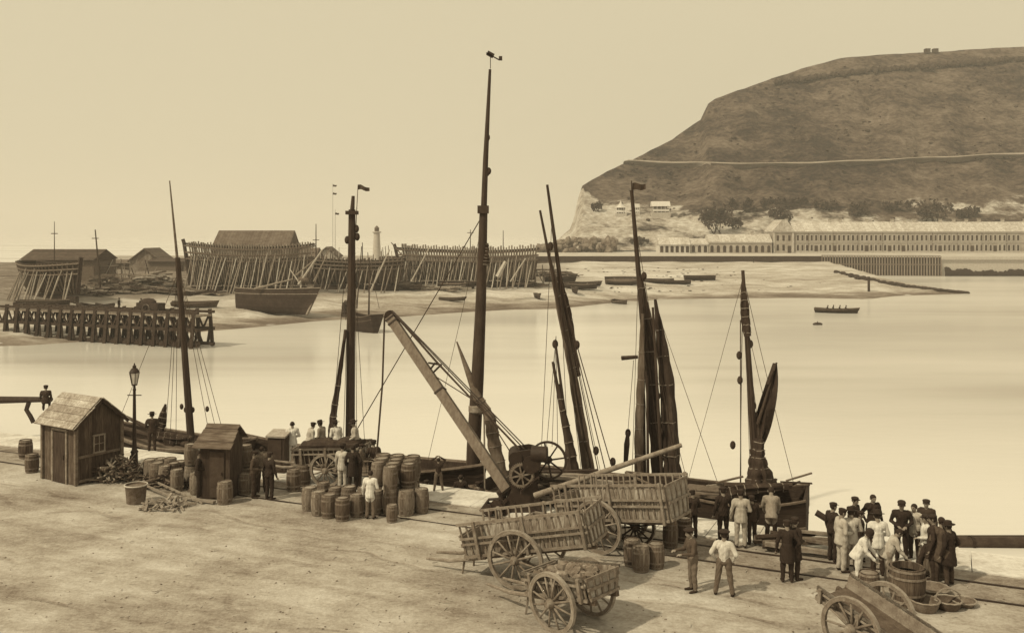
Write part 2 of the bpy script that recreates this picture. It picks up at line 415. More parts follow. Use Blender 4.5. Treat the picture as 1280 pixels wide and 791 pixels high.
for i in range(44):
    t = i/43; obj('pile', pme, M['dark_wood'], tw, loc=Vector((94+33*t, 291.2-7*t-.12, 0))-tl)
# low dark kerb wall in front of the road
mb = MB(); mb.bar((-40, 289.8, 1.9), (94, 291.8, 1.9), .8, 1.7)
o = obj('quay_parapet', mb, M['dark_wood']); tag(o, 'long low dark quay facing between the sand flat and the far road', 'low wall')

# hill: real slope from the road foot up to the crest, cliff at its left end
crest = [(676, 309), (690, 304), (701, 296), (714, 286), (718, 272), (722, 252), (728, 233), (745, 222), (790, 199), (838, 176), (880, 148), (886, 126), (925, 112), (965, 99), (1010, 84), (1050, 72.5), (1150, 66), (1255, 60), (1500, 44), (1800, 40)]
foot = [(676, 312), (760, 313), (1300, 313), (1800, 316)]
hp = [676, 683, 690, 696, 701, 707, 712, 716, 719, 722, 725, 728, 733, 740]+[750+9*i for i in range(118)]
hn = random.Random(9)
NT = 60
def hdepth(px, t): return 374+ramp(px, (676, 30), (716, 60), (740, 90), (860, 165), (1000, 210), (1800, 260))*t**1.15
def hpt(px, t):
    y0, y1 = ramp(px, *foot), ramp(px, *crest); y = y0+(y1-y0)*t
    return PD(px, y, hdepth(px, t))
def hill_at(px, py):
    y0, y1 = ramp(px, *foot), ramp(px, *crest); return hpt(px, max(0, min(1, (py-y0)/(y1-y0))))
rows = []; chalk = []
clines = [(676, 250), (740, 246), (780, 250), (860, 262), (912, 262), (940, 268), (1000, 262), (1060, 256), (1120, 246), (1255, 243), (1400, 243)]
for j in range(NT+1):
    t = j/NT; r = []
    for px in hp:
        p = hpt(px, t); y0, y1 = ramp(px, *foot), ramp(px, *crest); y = y0+(y1-y0)*t
        amp = 1.0*min(1, t*3)*max(.45, min(1, (1-t)*12))
        n = hn.uniform(-1, 1)*amp*.9+math.sin(px*.05+t*9)*amp*1.6+math.sin(px*.13-t*23)*amp*.8
        g = (noise.noise(Vector((px*.022, t*2.2, 0)))*9+noise.noise(Vector((px*.07, t*5, 3)))*4+noise.noise(Vector((px*.2, t*14, 7)))*1.6)*min(1, t*2.5)*min(1, (1-t)*5)*min(1, max(0, (px-740)/60))
        r.append((p.x, p.y+n*1.2+g, p.z+n*.5))
        cl = ramp(px, *clines)
        c = ramp(y-cl, (-8, 0), (8, .62))
        if px < 765: c = max(c, ramp(y-ramp(px, (728, 236), (765, 268)), (-3, 0), (4, 1))*ramp(px, (740, 1), (768, .3)))
        if px > 1060: c *= .62
        if 880 < px < 1060 and y > 262: c = max(c, .62)
        chalk.append(c)
    rows.append(r)
last = rows[-1]
for k_, (dy, dz) in enumerate(((25, .6), (80, -2), (400, -40))):
    r = []
    for i, px in enumerate(hp):
        x, y, z = last[i]; f = (y+dy)/y
        zz = z+ (dz if z > 12 else -3*(k_+1)); r.append((x*f+ (6 if i < 6 else 3), y+dy, min(zz, z*f*0+zz))); chalk.append(.2)
    rows.append(r)
mb = MB(); mb.grid(rows); ho = struct('hill', mb, M['hill'], True, 180)
at = ho.data.attributes.new('chalk', 'FLOAT', 'POINT'); at.data.foreach_set('value', chalk)
mb = MB(); ra = []; rb = []
for px in range(779, 1500, 6):
    yy = ramp(px, (779, 203.5), (850, 206), (960, 207.5), (1050, 205), (1180, 199), (1255, 195.5), (1500, 186))+.5*math.sin(px*.07)
    wd = .7+.35*math.sin(px*.05+1)*math.sin(px*.021); a_, b_ = hill_at(px, yy+wd), hill_at(px, yy-wd)
    ra.append(a_+Vector((0, -3.0, 1.0))); rb.append(b_+Vector((0, -3.0, 1.0)))
ra2 = [p+Vector((0, 3.5, -3)) for p in ra]; rb2 = [p+Vector((0, 3.5, -1.0)) for p in rb]
mb.grid([ra2, ra, rb, rb2]); struct('hill_path', mb, M['hill_path'], True)
# a fallen-rock apron at the cliff foot
mb = MB()
for i in range(170):
    px = rng.uniform(672, 768); p = PD(px, rng.uniform(300, 314) if px > 700 else rng.uniform(306, 314), rng.uniform(352, 372))
    mb.xf = Matrix.Translation(p) @ Euler((rng.uniform(0, 3), rng.uniform(0, 3), 0)).to_matrix().to_4x4()
    r_ = rng.uniform(.6, 2.2); mb.ball((0, 0, 0), (r_, r_*.7, r_*.6), 6, 4)
mb.xf = None
o = obj('rock_scree', mb, m_plain('scree', .16, .6, .3)); tag(o, 'jumble of fallen rocks at the foot of the chalk cliff', 'rocks', None, 'stuff')

# hedge along the upper field edge
mb = MB(); rr = random.Random(18)
for i in range(620):
    px = rr.uniform(968, 1480); p = hill_at(px, ramp(px, (968, 104), (1067, 91), (1255, 76), (1480, 62))+rr.gauss(0, .9)); p.y -= 3; s_ = rr.uniform(.6, 1.7)
    mb.xf = Matrix.Translation(p) @ Euler((rr.uniform(0, 6), rr.uniform(0, 6), rr.uniform(0, 6))).to_matrix().to_4x4(); mb.ball((0, 0, 0), (s_*1.4, s_, s_*.8), 5, 4)
mb.xf = None
tag(obj('field_hedge', mb, M['leaf']), 'long dark hedge running along the field edge near the hilltop', 'hedge')
# gorse and tussocks that roughen the slope
mb = MB(); rr = random.Random(8)
for i in range(500):
    px = rr.uniform(735, 1400); t = rr.random()**.8*.96; y0, y1 = ramp(px, *foot), ramp(px, *crest)
    if y0+(y1-y0)*t > ramp(px, *clines)-2 and rr.random() < .6: continue
    if px < 770 or (px < 900 and t < .3): continue
    p = hpt(px, t); p.y -= 1.0; s_ = rr.uniform(.25, .9)*(1.9 if rr.random() < .05 else 1)
    mb.xf = Matrix.Translation(p+Vector((0, 0, .2))) @ Euler((0, 0, rr.uniform(0, 6))).to_matrix().to_4x4()
    mb.ball((0, 0, 0), (s_*1.5, s_, s_*.7), 6, 4)
mb.xf = None
o = obj('gorse', mb, M['leaf']); tag(o, 'low dark gorse and tussocks dotted over the grass slope', 'gorse', None, 'stuff')
# ------------------------------------------------------------------ shrubs on the slope
def bush(px, py, wpx, hpx, label, n=420, name='shrub', seed=0):
    rr = random.Random(seed*31+int(px)); p = hill_at(px, py); p.y -= 2; sc = p.y/F
    t = thing(name, label, 'shrub', p, 0, 'shrubs on the hillside')
    W, Hh = wpx*sc/2, hpx*sc; mb = MB(); cl = [(rr.uniform(-.8, .8)*W, rr.uniform(-.4, .4)*W, rr.uniform(.25, .8)*Hh, rr.uniform(.25, .5)*min(W, Hh)) for _ in range(9)]
    for i in range(n):
        c = rr.choice(cl); u = Vector((rr.gauss(0, 1), rr.gauss(0, 1), rr.gauss(0, 1))).normalized()*c[3]*rr.uniform(.5, 1.15)
        q = Vector((c[0]+u.x, c[1]+u.y, max(.1, c[2]+u.z))); s_ = rr.uniform(.35, .8)
        e = Euler((rr.uniform(0, 6), rr.uniform(0, 6), rr.uniform(0, 6))).to_matrix()
        mb.add([q+e @ Vector(v_)*s_ for v_ in ((-1, -.5, 0), (.2, -.7, .15), (1, .1, 0), (.1, .7, -.15))], [(0, 1, 2, 3)])
    obj('foliage', mb, M['leaf'], t)
    mb = MB()
    for i in range(5): mb.tube((rr.uniform(-.5, .5)*W, 0, -1), (rr.uniform(-.6, .6)*W, 0, Hh*.5), .25, .1, 5)
    obj('stem', mb, M['dark_wood'], t)
for i, (px, py, wp, hp_, lab) in enumerate([
    (893, 291, 46, 32, 'large dark shrub clump in the gully above the arcaded low building'),
    (918, 283, 20, 10, 'low dark shrub right of the gully clump, on bare chalk'),
    (975, 277, 32, 18, 'dark rounded shrub left of the terrace gable roof'),
    (935, 262, 62, 12, 'wide dark scrub running along the upper edge of the chalk'),
    (985, 256, 60, 10, 'thin dark scrub strip at the grass edge above the gable'),
    (1030, 262, 34, 12, 'scrub patch on pale chalk above the terrace roof'),
    (1075, 268, 34, 14, 'ragged scrub on chalk above the middle of the terrace'),
    (1163, 276, 44, 26, 'tall dark shrub mass above the terrace, the largest at right'),
    (1205, 270, 30, 12, 'grey scrub right of the tall shrub mass above the terrace'),
    (1120, 262, 40, 10, 'low scrub between the ragged scrub and the tall shrub mass'),
    (800, 304, 28, 7, 'low dark scrub at the cliff foot left of the small buildings'),
    (745, 262, 16, 10, 'dark scrub hanging on the cliff edge beside the little pavilion')]):
    bush(px, py, wp, hp_, lab, int(120+wp*hp_*.55), seed=i)

# ------------------------------------------------------------------ far terrace and small buildings
def window_mesh(wd, ht, arch=False):
    mb = MB(); mb.box((0, -.04, ht/2), (wd, .12, ht)); return mb.mesh('window', [M['pane_dark']])
def frame_piece(b, c, wd, ht):
    mb = MB(); x, z = c
    mb.box((x, -.1, z-.09), (wd+.35, .26, .18)); mb.box((x, -.1, z+ht+.11), (wd+.35, .2, .22))
    return mb
YB = 345.0
def bx(px): return (px-640)*YB/F
T = thing('terrace_building', 'long two-storey brick terrace with pale slate roof and rows of tall windows below the hill', 'building', (bx(992), YB, 2.6))
X0, X1 = 0.0, bx(1480)-bx(992)
mb = MB(); mb.box(((X0+X1)/2, 5, 3.75), (X1-X0, 10, 7.5)); obj('wall', mb, M['brick_front'], T)
mb = MB(); mb.box(((X0+X1)/2, -.12, 7.55), (X1-X0, .5, .5)); mb.box(((X0+X1)/2, -.06, 3.85), (X1-X0, .3, .28)); mb.box(((X0+X1)/2, -.06, .3), (X1-X0, .3, .6)); obj('cornice', mb, M['stone_trim'], T)
mb = MB(); mb.prism([(-.5, 7.75), (5, 11.3), (10.5, 7.75)], X0, X1, 0); rf = obj('roof', mb, M['slate_pale'], T)
cb = MB(); cb.box((0, 0, 0), (1.0, .8, 1.5)); cb.box((0, 0, .8), (1.2, 1.0, .15)); cm = cb.mesh('chimney', [M['brick_front']])
for px in (1043, 1056, 1090, 1122, 1138, 1150, 1183, 1200, 1216, 1232, 1262, 1290, 1330):
    obj('chimney', cm, M['brick_front'], rf, loc=(bx(px)-bx(992), 5.0, 11.5))
wm1 = window_mesh(.8, 1.95); wm0 = window_mesh(.8, 2.1)
def win_frame(wd, ht):
    mb = MB(); a, b = wd/2, wd/2+.2
    ro = [(-b, -.16), (b, -.16), (b, ht+.28), (-b, ht+.28)]; ri = [(-a, 0), (a, 0), (a, ht), (-a, ht)]
    vs = [(x, y, z) for y in (-.16, .02) for q in (ro, ri) for x, z in q]
    fs = []
    for i in range(4):
        j = (i+1) % 4; fs += [(i, j, 4+j, 4+i), (8+i, 12+i, 12+j, 8+j), (i, 8+i, 8+j, j), (4+i, 4+j, 12+j, 12+i)]
    mb.add(vs, fs); return mb.mesh('frame', [M['stone_trim']])
wf1, wf0 = win_frame(.8, 1.95), win_frame(.8, 2.1)
nW = 49
doors = (4, 8, 15, 20, 23, 31, 38, 43)
for i in range(nW):
    x = 1.5+i*(bx(1280)-bx(992)-2)/nW
    wo = obj('window', wm1, M['pane_dark'], T, loc=(x, 0, 4.5)); obj('frame', wf1, M['stone_trim'], wo)
    if i in doors:
        d_ = MB(); d_.box((0, -.04, 1.35), (1.15, .14, 2.7)); obj('door', d_, M['door_dark'], T, loc=(x, 0, 0))
    else: wo = obj('window', wm0, M['pane_dark'], T, loc=(x, 0, .85)); obj('frame', wf0, M['stone_trim'], wo)
mb = MB()
for i in range(0):
    x = 1.5+i*(bx(1280)-bx(992)-2)/nW
    mb.box((x, -.1, 6.62), (1.2, .22, .3)); mb.box((x, -.12, 4.4), (1.2, .3, .16))
    if i not in doors: mb.box((x, -.1, 3.1), (1.2, .22, .26)); mb.box((x, -.12, .75), (1.2, .3, .16))
for px in range(1010, 1290, 31):
    mb = MB(); mb.box((0, -.12, 3.7), (.16, .14, 7.4)); obj('downpipe', mb, M['mid_wood'], T, loc=(bx(px)-bx(992)+.1, 0, 0))
P = thing('corner_house', 'brick end house of the terrace with a tall pale hipped gable roof', 'building', (bx(966), YB-.6, 2.6))
Wc = bx(991.6)-bx(966)
mb = MB(); mb.box((Wc/2, 5.3, 3.75), (Wc, 10.6, 7.5)); obj('wall', mb, M['brick_front'], P)
mb = MB(); mb.box((Wc/2, -.1, 7.6), (Wc+.3, .5, .4)); mb.box((.3, -.08, 3.8), (.6, .2, 7.4)); mb.box((Wc-.3, -.08, 3.8), (.6, .2, 7.4)); obj('cornice', mb, M['stone_trim'], P)
mb = MB(); mb.prism([(-.4, 7.8), (Wc*.42, 12.0), (Wc*.62, 12.0), (Wc+.3, 7.8)], -.5, 11, 1); pr = obj('roof', mb, M['slate_pale'], P)
obj('chimney', cm, M['brick_front'], pr, loc=(Wc*.8, 4.0, 11.6))
for x, z, m_ in ((1.6, 4.4, wm1), (Wc/2, 4.4, wm1), (Wc-1.6, 4.4, wm1), (1.6, .9, wm0), (Wc/2, .9, wm0)): obj('window', m_, M['pane_dark'], P, loc=(x, 0, z))
d_ = MB(); d_.box((0, -.05, 1.3), (1.2, .14, 2.6)); obj('door', d_, M['door_dark'], P, loc=(Wc-1.6, 0, 0))
def low_building(px0, px1, eave, ridge, n, label, name, wall, dep=8.0, Y=YB-1.5):
    x0 = (px0-640)*Y/F; W = (px1-px0)*Y/F; b = thing(name, label, 'building', (x0, Y, 2.6))
    mb = MB(); mb.box((W/2, dep/2, eave/2), (W, dep, eave)); obj('wall', mb, wall, b)
    mb = MB(); mb.prism([(-.35, eave+.02), (dep/2, ridge), (dep+.35, eave+.02)], -.2, W+.2, 0); rf = obj('roof', mb, M['slate_pale'], b)
    mb = MB(); mb.box((W/2, -.1, eave-.22), (W, .3, .3)); obj('cornice', mb, M['stone_trim'], b)
    for i in range(n):
        x = W*(i+.5)/n; mb = MB(); poly = [(-.55, .35)]+[(.55*math.cos(math.pi-k*math.pi/6)*1, 2.2+.55*math.sin(k*math.pi/6)) for k in range(7)]+[(.55, .35)]
        mb.prism(poly, -.08, .05, 1); obj('arched_window', mb, M['pane_dark'], b, loc=(x, 0, 0))
    return b, rf, W
b1, r1, W1 = low_building(886, 965, 3.9, 6.8, 10, 'low arcaded building with pale roof adjoining the corner house', 'arcaded_building', M['brick_front'])
obj('chimney', cm, M['brick_front'], r1, loc=(W1*.73, 4, 6.9))
low_building(863, 885.5, 3.2, 5.2, 3, 'small pale roofed house left of the arcaded building', 'small_house', M['stone_trim'])
low_building(824, 862.5, 3.0, 5.6, 6, 'low pale roofed cottage row, leftmost under the cliff', 'cottage', M['stone_pale'], Y=YB-3)
# pavilions on the cliff shelf
def chalet(px, py, wpx, hpx, label, pointed=False):
    p = hill_at(px, py); p.y -= 3; sc = p.y/F; W = wpx*sc; Hh = hpx*sc; t = thing('cliff_pavilion', label, 'pavilion', p)
    mb = MB(); mb.box((0, 0, -1.5), (W*1.15, W*.8, 3)); obj('terrace_base', mb, M['stone_trim'], t)
    mb = MB(); mb.box((0, 0, Hh*.28), (W*.8, W*.5, Hh*.56)); obj('wall', mb, M['shed_wall'], t)
    mb = MB()
    if pointed: mb.lathe([(W*.62, Hh*.5), (W*.28, Hh*.72), (W*.16, Hh*.85), (.02, Hh*1.15)], 8)
    else: mb.prism([(-W*.42, Hh*.55), (-W*.1, Hh), (W*.1, Hh), (W*.42, Hh*.55)], -W*.58, W*.58, 0)
    obj('roof', mb, M['stone_pale'], t)
    mb = MB()
    for i in range(5): mb.bar((W*(-.5+i*.25), -W*.36, 0), (W*(-.5+i*.25), -W*.36, Hh*.6), .2)
    mb.bar((-W*.5, -W*.36, Hh*.2), (W*.5, -W*.36, Hh*.2), .25, .9); obj('balustrade', mb, M['white_paint'], t)
    d_ = MB(); d_.box((0, 0, 0), (W*.16, .15, Hh*.4)); obj('door', d_, M['door_dark'], t, loc=(0, -W*.26, Hh*.22))
chalet(775, 267, 12, 14, 'small pavilion with a pointed white roof on the cliff shelf', True)
chalet(793, 266, 9, 11, 'tiny white roofed hut between the two other cliff pavilions')
chalet(824, 266, 20, 14, 'wide white roofed pavilion at right on the cliff shelf')
mb = MB()
for px, py in ((1158, 66), (1168, 66)): mb.box(hill_at(px, py)+Vector((0, -1, .6)), (3, 3, 3))
o = obj('hilltop_hut', mb, M['dark_wood']); tag(o, 'tiny dark hut on the skyline of the hill', 'hut')
# ------------------------------------------------------------------ haze over the bay
mb = MB(); mb.box((0, 3300, 78), (15000, 6900, 168))
hm = bpy.data.materials.new('haze_air'); hm.use_nodes = True; ht = hm.node_tree; ht.nodes.clear()
ho_ = ht.nodes.new('ShaderNodeOutputMaterial'); pv = ht.nodes.new('ShaderNodeVolumePrincipled')
pv.inputs['Color'].default_value = (.80, .79, .78, 1); pv.inputs['Density'].default_value = HAZE; pv.inputs['Anisotropy'].default_value = .1
ht.links.new(pv.outputs[0], ho_.inputs['Volume'])
hz_o = obj('haze', mb, hm); hz_o['kind'] = 'stuff'; hz_o['label'] = 'thin pale haze over the harbour'; hz_o['category'] = 'haze'

# ------------------------------------------------------------------ hulls
class Hull:
    def __init__(s, L, B, D, sheer_b=.8, sheer_s=.4, rake=.8, tr=.75, draft=.6, full=.5, srake=.3, bow_p=2.3):
        s.__dict__.update(locals()); 
    def top(s, t): return s.D+s.sheer_b*max(0, (t-.4)/.6)**2+s.sheer_s*max(0, (.4-t)/.4)**2
    def bh(s, t):
        if t < .4: f = s.tr+(1-s.tr)*(1-(1-t/.4)**2)
        else: f = max(0.0, 1-((t-.4)/.6)**s.bow_p)
        return s.B/2*f
    def p(s, t, k, side=1):
        zt = s.top(t); zk = -s.draft+ .25*s.D*max(0, (t-.85)/.15)**2*0
        fl = s.full+ (.35 if t > .7 else 0)*((t-.7)/.3 if t > .7 else 0)+.25*max(0, (.25-t)/.25)
        y = s.bh(t)*(k**fl)*side
        x = -s.L/2+s.L*t+s.rake*k**1.3*max(0, (t-.6)/.4)-s.srake*k*max(0, (.3-t)/.3)
        return Vector((x, y, zk+(zt-zk)*k**1.15))
    def shell(s, mb, nt=22, nk=9, bul=.5, inset=.1, k0=0.0, k1=1.0):
        ks = [k0+(k1-k0)*i/nk for i in range(nk+1)]; ts = [i/nt for i in range(nt+1)]
        for sd_ in (1, -1):
            mb.grid([[s.p(t, k, sd_) for k in ks] for t in ts])
        mb.grid([[s.p(0, k, 1) for k in ks], [s.p(0, k, -1) for k in ks]])    # transom
        def inn(t, sd_, dz): p = s.p(t, 1, sd_); y = max(0.0, abs(p.y)-inset)*sd_; return Vector((p.x-(inset if t > .97 else 0), y, p.z-dz))
        for sd_ in (1, -1): mb.grid([[s.p(t, 1, sd_), inn(t, sd_, 0), inn(t, sd_, bul)] for t in ts])
        mb.add([s.p(0, 1, 1), s.p(0, 1, -1), inn(0, -1, 0)+Vector((inset, 0, 0)), inn(0, 1, 0)+Vector((inset, 0, 0))], [(0, 1, 2, 3)])
        mb.add([inn(0, 1, 0)+Vector((inset, 0, 0)), inn(0, -1, 0)+Vector((inset, 0, 0)), inn(0, -1, bul)+Vector((inset, 0, 0)), inn(0, 1, bul)+Vector((inset, 0, 0))], [(0, 1, 2, 3)])
        s.inn = inn; s.ts = ts
    def deck(s, mb, bul=.5):
        mb.grid([[s.inn(t, 1, bul), s.inn(t, 0, bul), s.inn(t, -1, bul)] for t in s.ts])
    def rail(s, mb, r=.06, k=1.0, off=.03):
        for sd_ in (1, -1): mb.path([s.p(t, k, sd_)+Vector((0, off*sd_, 0)) for t in s.ts], r, 5)

def boat(name, label, cat, loc, rz, hull, bul=.5, mat='hull_dark', roll=0, group=None, pitch=0, thwarts=0, rail='mid_wood'):
    t = thing(name, label, cat, loc, 0, group)
    X = Matrix.Rotation(rz, 4, 'Z') @ Matrix.Rotation(pitch, 4, 'Y') @ Matrix.Rotation(roll, 4, 'X')
    mb = MB(); mb.xf = X; hull.shell(mb, bul=bul); obj('hull', mb, M[mat], t, True, 35)
    mb = MB(); mb.xf = X; hull.deck(mb, bul); obj('deck', mb, M['deck'], t)
    mb = MB(); mb.xf = X; hull.rail(mb, .05 if hull.L < 8 else .09); hull.rail(mb, .04 if hull.L < 8 else .07, .8, .02); obj('gunwale', mb, M[rail], t)
    for i in range(thwarts):
        q = .25+.5*i/max(1, thwarts-1); mb = MB(); mb.xf = X; b = hull.bh(q); mb.box((-hull.L/2+hull.L*q, 0, hull.top(q)-.2), (.25, 2*b-.1, .05)); obj('thwart', mb, M['mid_wood'], t)
    return t, X
def spar(t, name, a, b, r0, r1=None, mat='mast_wood', n=8, bend=0):
    L = t.location; a, b = Vector(a)-L, Vector(b)-L; r1 = r0 if r1 is None else r1
    pts = [a+(b-a)*i/8+Vector((bend*math.sin(i/8*math.pi), 0, 0)) for i in range(9)]
    mb = MB(); mb.path(pts, [r0+(r1-r0)*(i/8)**1.1 for i in range(9)], n); return obj(name, mb, M[mat], t, True)
def line(t, a, b, r=.014, sag=0, mat='rope', name='stay'):
    L = t.location; a, b = Vector(a)-L, Vector(b)-L; mb = MB(); n = 8 if sag else 1
    mb.path([a+(b-a)*i/n-Vector((0, 0, sag*4*(i/n)*(1-i/n))) for i in range(n+1)], r, 5); return obj(name, mb, M[mat], t)
def block(t, p, r=.12):
    mb = MB(); mb.ball((0, 0, 0), (r*.8, r*.6, r*1.2), 8, 5); return obj('block', mb, M['dark_wood'], t, True, 180, loc=Vector(p)-t.location)
def bundle(t, pts, rad, name='furled_sail', mat='sail', seed=1, lumps=1.45):
    """a sail gathered round a spar: lumpy, with loose folds and ties"""
    L = t.location; rr = random.Random(seed); n = 22; P_ = []; Rr = []
    m = 34
    for i in range(m+1):
        u = i/m*(len(pts)-1); j = min(int(u), len(pts)-2); f = u-j
        P_.append(Vector(pts[j])*(1-f)+Vector(pts[j+1])*f-L); Rr.append(rad[j]*(1-f)+rad[j+1]*f)
    vs = []; fs = []
    ph = [rr.uniform(0, 6) for _ in range(6)]
    for i, p in enumerate(P_):
        d = (P_[min(i+1, m)]-P_[max(0, i-1)]).normalized(); x = d.cross(Vector((0, 1, 0))).normalized(); y = x.cross(d)
        seg = abs(math.sin(math.pi*i/5.2+ph[2]))
        for k in range(n):
            a = 2*math.pi*k/n
            q = .80+.16*seg+.6*lumps*(.20*math.sin(3*a+ph[0]+i*.10)+.15*math.sin(6*a+ph[1]-i*.16)+.11*math.sin(10*a+ph[3]+i*.12)+rr.uniform(-.04, .04))
            vs.append(p+(x*math.cos(a)+y*math.sin(a))*Rr[i]*max(.35, q))
    for i in range(m):
        for k in range(n): k2 = (k+1) % n; fs.append((i*n+k, i*n+k2, (i+1)*n+k2, (i+1)*n+k))
    fs += [tuple(range(n)), tuple(m*n+k for k in range(n-1, -1, -1))]
    mb = MB(); mb.add(vs, fs); so_ = obj(name, mb, M[mat], t, True, 60)
    for i in range(2, m-1, 5):
        if Rr[i] < .09: continue
        ring = [Vector(vs[i*n+k])+(Vector(vs[i*n+k])-P_[i]).normalized()*.012+Vector((0, 0, rr.uniform(-.02, .02))) for k in list(range(0, n, 2))+[0]]
        mb = MB(); mb.path(ring, .017, 5); obj('lashing', mb, M['pale_rope'], so_)
    return so_
def pennant(t, p, L, h, name='flag', mat='flag', droop=.3):
    mb = MB(); rows = []
    for j in (0, 1):
        rows.append([Vector((i/8*L, .08*math.sin(i*1.1)*L, (-h*j*(1-.3*i/8))-droop*L*(i/8)**1.5+.05*L*math.sin(i*.9))) for i in range(9)])
    mb.grid(rows); mb.grid([[q+Vector((0, .015, 0)) for q in r] for r in rows]); return obj(name, mb, M[mat], t, loc=Vector(p)-t.location)
def shroud(t, top, bots, r=.016, rat=True):
    L = t.location; mb = MB(); top = Vector(top)-L; bs = [Vector(b)-L for b in bots]
    for b in bs: mb.tube(top, b, r, r, 5)
    if rat and len(bs) > 1:
        for i in range(1, 16):
            f = i/18+.02; pts = [b+(top-b)*f for b in bs]; mb.path(pts, .008, 4)
    return obj('shroud', mb, M['rope'], t)

# ================================================================== moored craft along the quay
def at_edge(px, d, z=0):                  # the point seen in column px standing d metres out from the kerb
    k = (px-640)/F; Y = (35.2-SL*0+d*math.hypot(1, SL))/(1-SL*k); return Vector((k*Y, Y, z))
# A: lugger moored at left
c = at_edge(215, 3.4); c.z = ZW
tA, XA = boat('fishing_lugger', 'low dark lugger moored behind the lamp post, single masted with a long bowsprit', 'sailing boat', c, EA+math.pi, Hull(8, 3.2, 2.6, .7, .3, .9, .6, .5), .6)
Y = at_edge(238, 3.2).y
spar(tA, 'mast', PD(239, 552, Y), PD(222, 322, Y), .19, .12)
spar(tA, 'topmast', PD(223, 338, Y), PD(212, 226, Y), .075, .03, 'mid_wood')
spar(tA, 'bowsprit', PD(236, 556, Y-.6), PD(142, 532, Y+2.4), .17, .11)
spar(tA, 'boom', PD(215, 549, Y-.3), PD(158, 521, Y+1.2), .12, .08)
bundle(tA, [PD(196, 546, Y), PD(202, 528, Y), PD(207, 505, Y)], [.28, .22, .05], seed=3)
bundle(tA, [PD(190, 543, Y), PD(215, 548, Y-.3), PD(240, 550, Y-.3)], [.2, .3, .25], seed=4, mat='sail')
shroud(tA, PD(222, 330, Y), [PD(207, 540, Y+1), PD(213, 540, Y+1.2), PD(220, 540, Y+1.2)], .013, False)
shroud(tA, PD(222, 330, Y), [PD(262, 545, Y-1), PD(272, 546, Y-1), PD(281, 548, Y-1)], .013, False)
line(tA, PD(223, 340, Y), PD(146, 532, Y+2.2), .012)
for a_, b_ in ((232, 512), (241, 512), (259, 511), (227, 508)): block(tA, PD(a_, b_, Y))
# A2: boat whose bowsprit enters at the left edge
c = at_edge(-125, 5.5); c.z = ZW
tB, XB = boat('fishing_smack', 'dark smack beyond the wooden hut, its thick bowsprit ridden by a man', 'sailing boat', c, EA, Hull(11, 3.8, 3.2, .9, .5, 1.2, .6, .5), .6)
spar(tB, 'bowsprit', PD(-30, 500, c.y-1.5), PD(64, 499, c.y-3.5), .24, .14)
mb = MB(); mb.path([PD(36, 503, c.y-3)-c, PD(33, 512, c.y-3)-c, PD(38, 520, c.y-3)-c, PD(42, 528, c.y-3)-c], .14, 6); obj('stem_post', mb, M['dark_wood'], tB, True)
spar(tB, 'mast', PD(-40, 540, c.y), PD(-52, 260, c.y), .2, .1)
# B: ketch behind the crowd wagon
c = at_edge(420, 3.2); c.z = ZW
tC, XC = boat('coasting_ketch', 'dark ketch behind the loaded wagon, its stout mast with a doubled head and thin flagstaff', 'sailing ship', c, EA, Hull(13, 4.2, 2.5, .7, .5, .9, .7, .6), .5)
Y = at_edge(438, 3.2).y
m1 = spar(tC, 'mast', PD(437, 618, Y), PD(440, 262, Y), .22, .15)
spar(tC, 'masthead', PD(440, 268, Y), PD(441.5, 245, Y), .11, .07)
mb = MB(); mb.box(PD(440, 266, Y)-c, (.5, .5, .16)); obj('mast_cap', mb, M['dark_wood'], tC)
spar(tC, 'flagstaff', PD(444, 300, Y), PD(447.5, 231, Y), .022, .015, 'mid_wood'); pennant(tC, PD(447.5, 231, Y), .5, .22)
for a_, b_ in ((445.5, 286), (446.5, 296), (434, 300)): block(tC, PD(a_, b_, Y), .15)
g1 = spar(tC, 'gaff', PD(413, 560, Y-.4), PD(432, 412, Y-.2), .10, .07)
bundle(tC, [PD(413, 556, Y-.4), PD(419, 505, Y-.4), PD(430, 425, Y-.3)], [.16, .13, .06], seed=8)
line(tC, PD(432, 400, Y), PD(440, 300, Y)); line(tC, PD(415, 540, Y), PD(432, 330, Y))
line(tC, PD(441, 300, Y), PD(458, 590, Y+.5), .012); line(tC, PD(444, 330, Y), PD(446, 560, Y-.5)); line(tC, PD(436, 330, Y), PD(429, 560, Y))
# C: tall pole-masted cutter
c = at_edge(585, 3.6); c.z = ZW
tD, XD = boat('coasting_cutter', 'dark cutter behind the crane with the tallest mast of all, topped by a vane', 'sailing ship', c, EA+math.pi, Hull(11, 4.2, 1.75, .25, .2, 1.0, .7, .6), .5)
Y = at_edge(592, 3.4).y
mb = MB(); pts = [PD(590, 640, Y), PD(592, 560, Y), PD(597, 470, Y), PD(601, 380, Y), PD(604.5, 262, Y)]
mb.path([p-c for p in pts], [.30, .29, .26, .22, .165], 10); obj('mast', mb, M['mast_wood'], tD, True)
mb = MB(); pts = [PD(604.3, 275, Y), PD(607, 200, Y), PD(612.5, 87, Y)]; mb.path([p-c for p in pts], [.13, .11, .055], 8); obj('topmast', mb, M['mast_wood'], tD, True)
mb = MB(); mb.box(PD(604, 262, Y)-c, (.46, .46, .32)); obj('mast_cap', mb, M['dark_wood'], tD)
for a_, b_ in ((609.5, 172), (609, 216), (611, 214)): block(tD, PD(a_, b_, Y), .13)
mb = MB(); mb.box((0, 0, .25), (.03, .03, .5)); mb.box((.1, 0, .5), (.62, .03, .05), (0, .5, 0)); mb.box((.0, 0, .58), (.3, .03, .2), (0, .5, 0)); mb.box((.42, 0, .42), (.14, .03, .18)); obj('wind_vane', mb, M['iron'], tD, loc=PD(613, 86, Y)-c)
bundle(tD, [PD(606, 304, Y), PD(606, 332, Y)], [.14, .2], name='furled_pennant', seed=11)
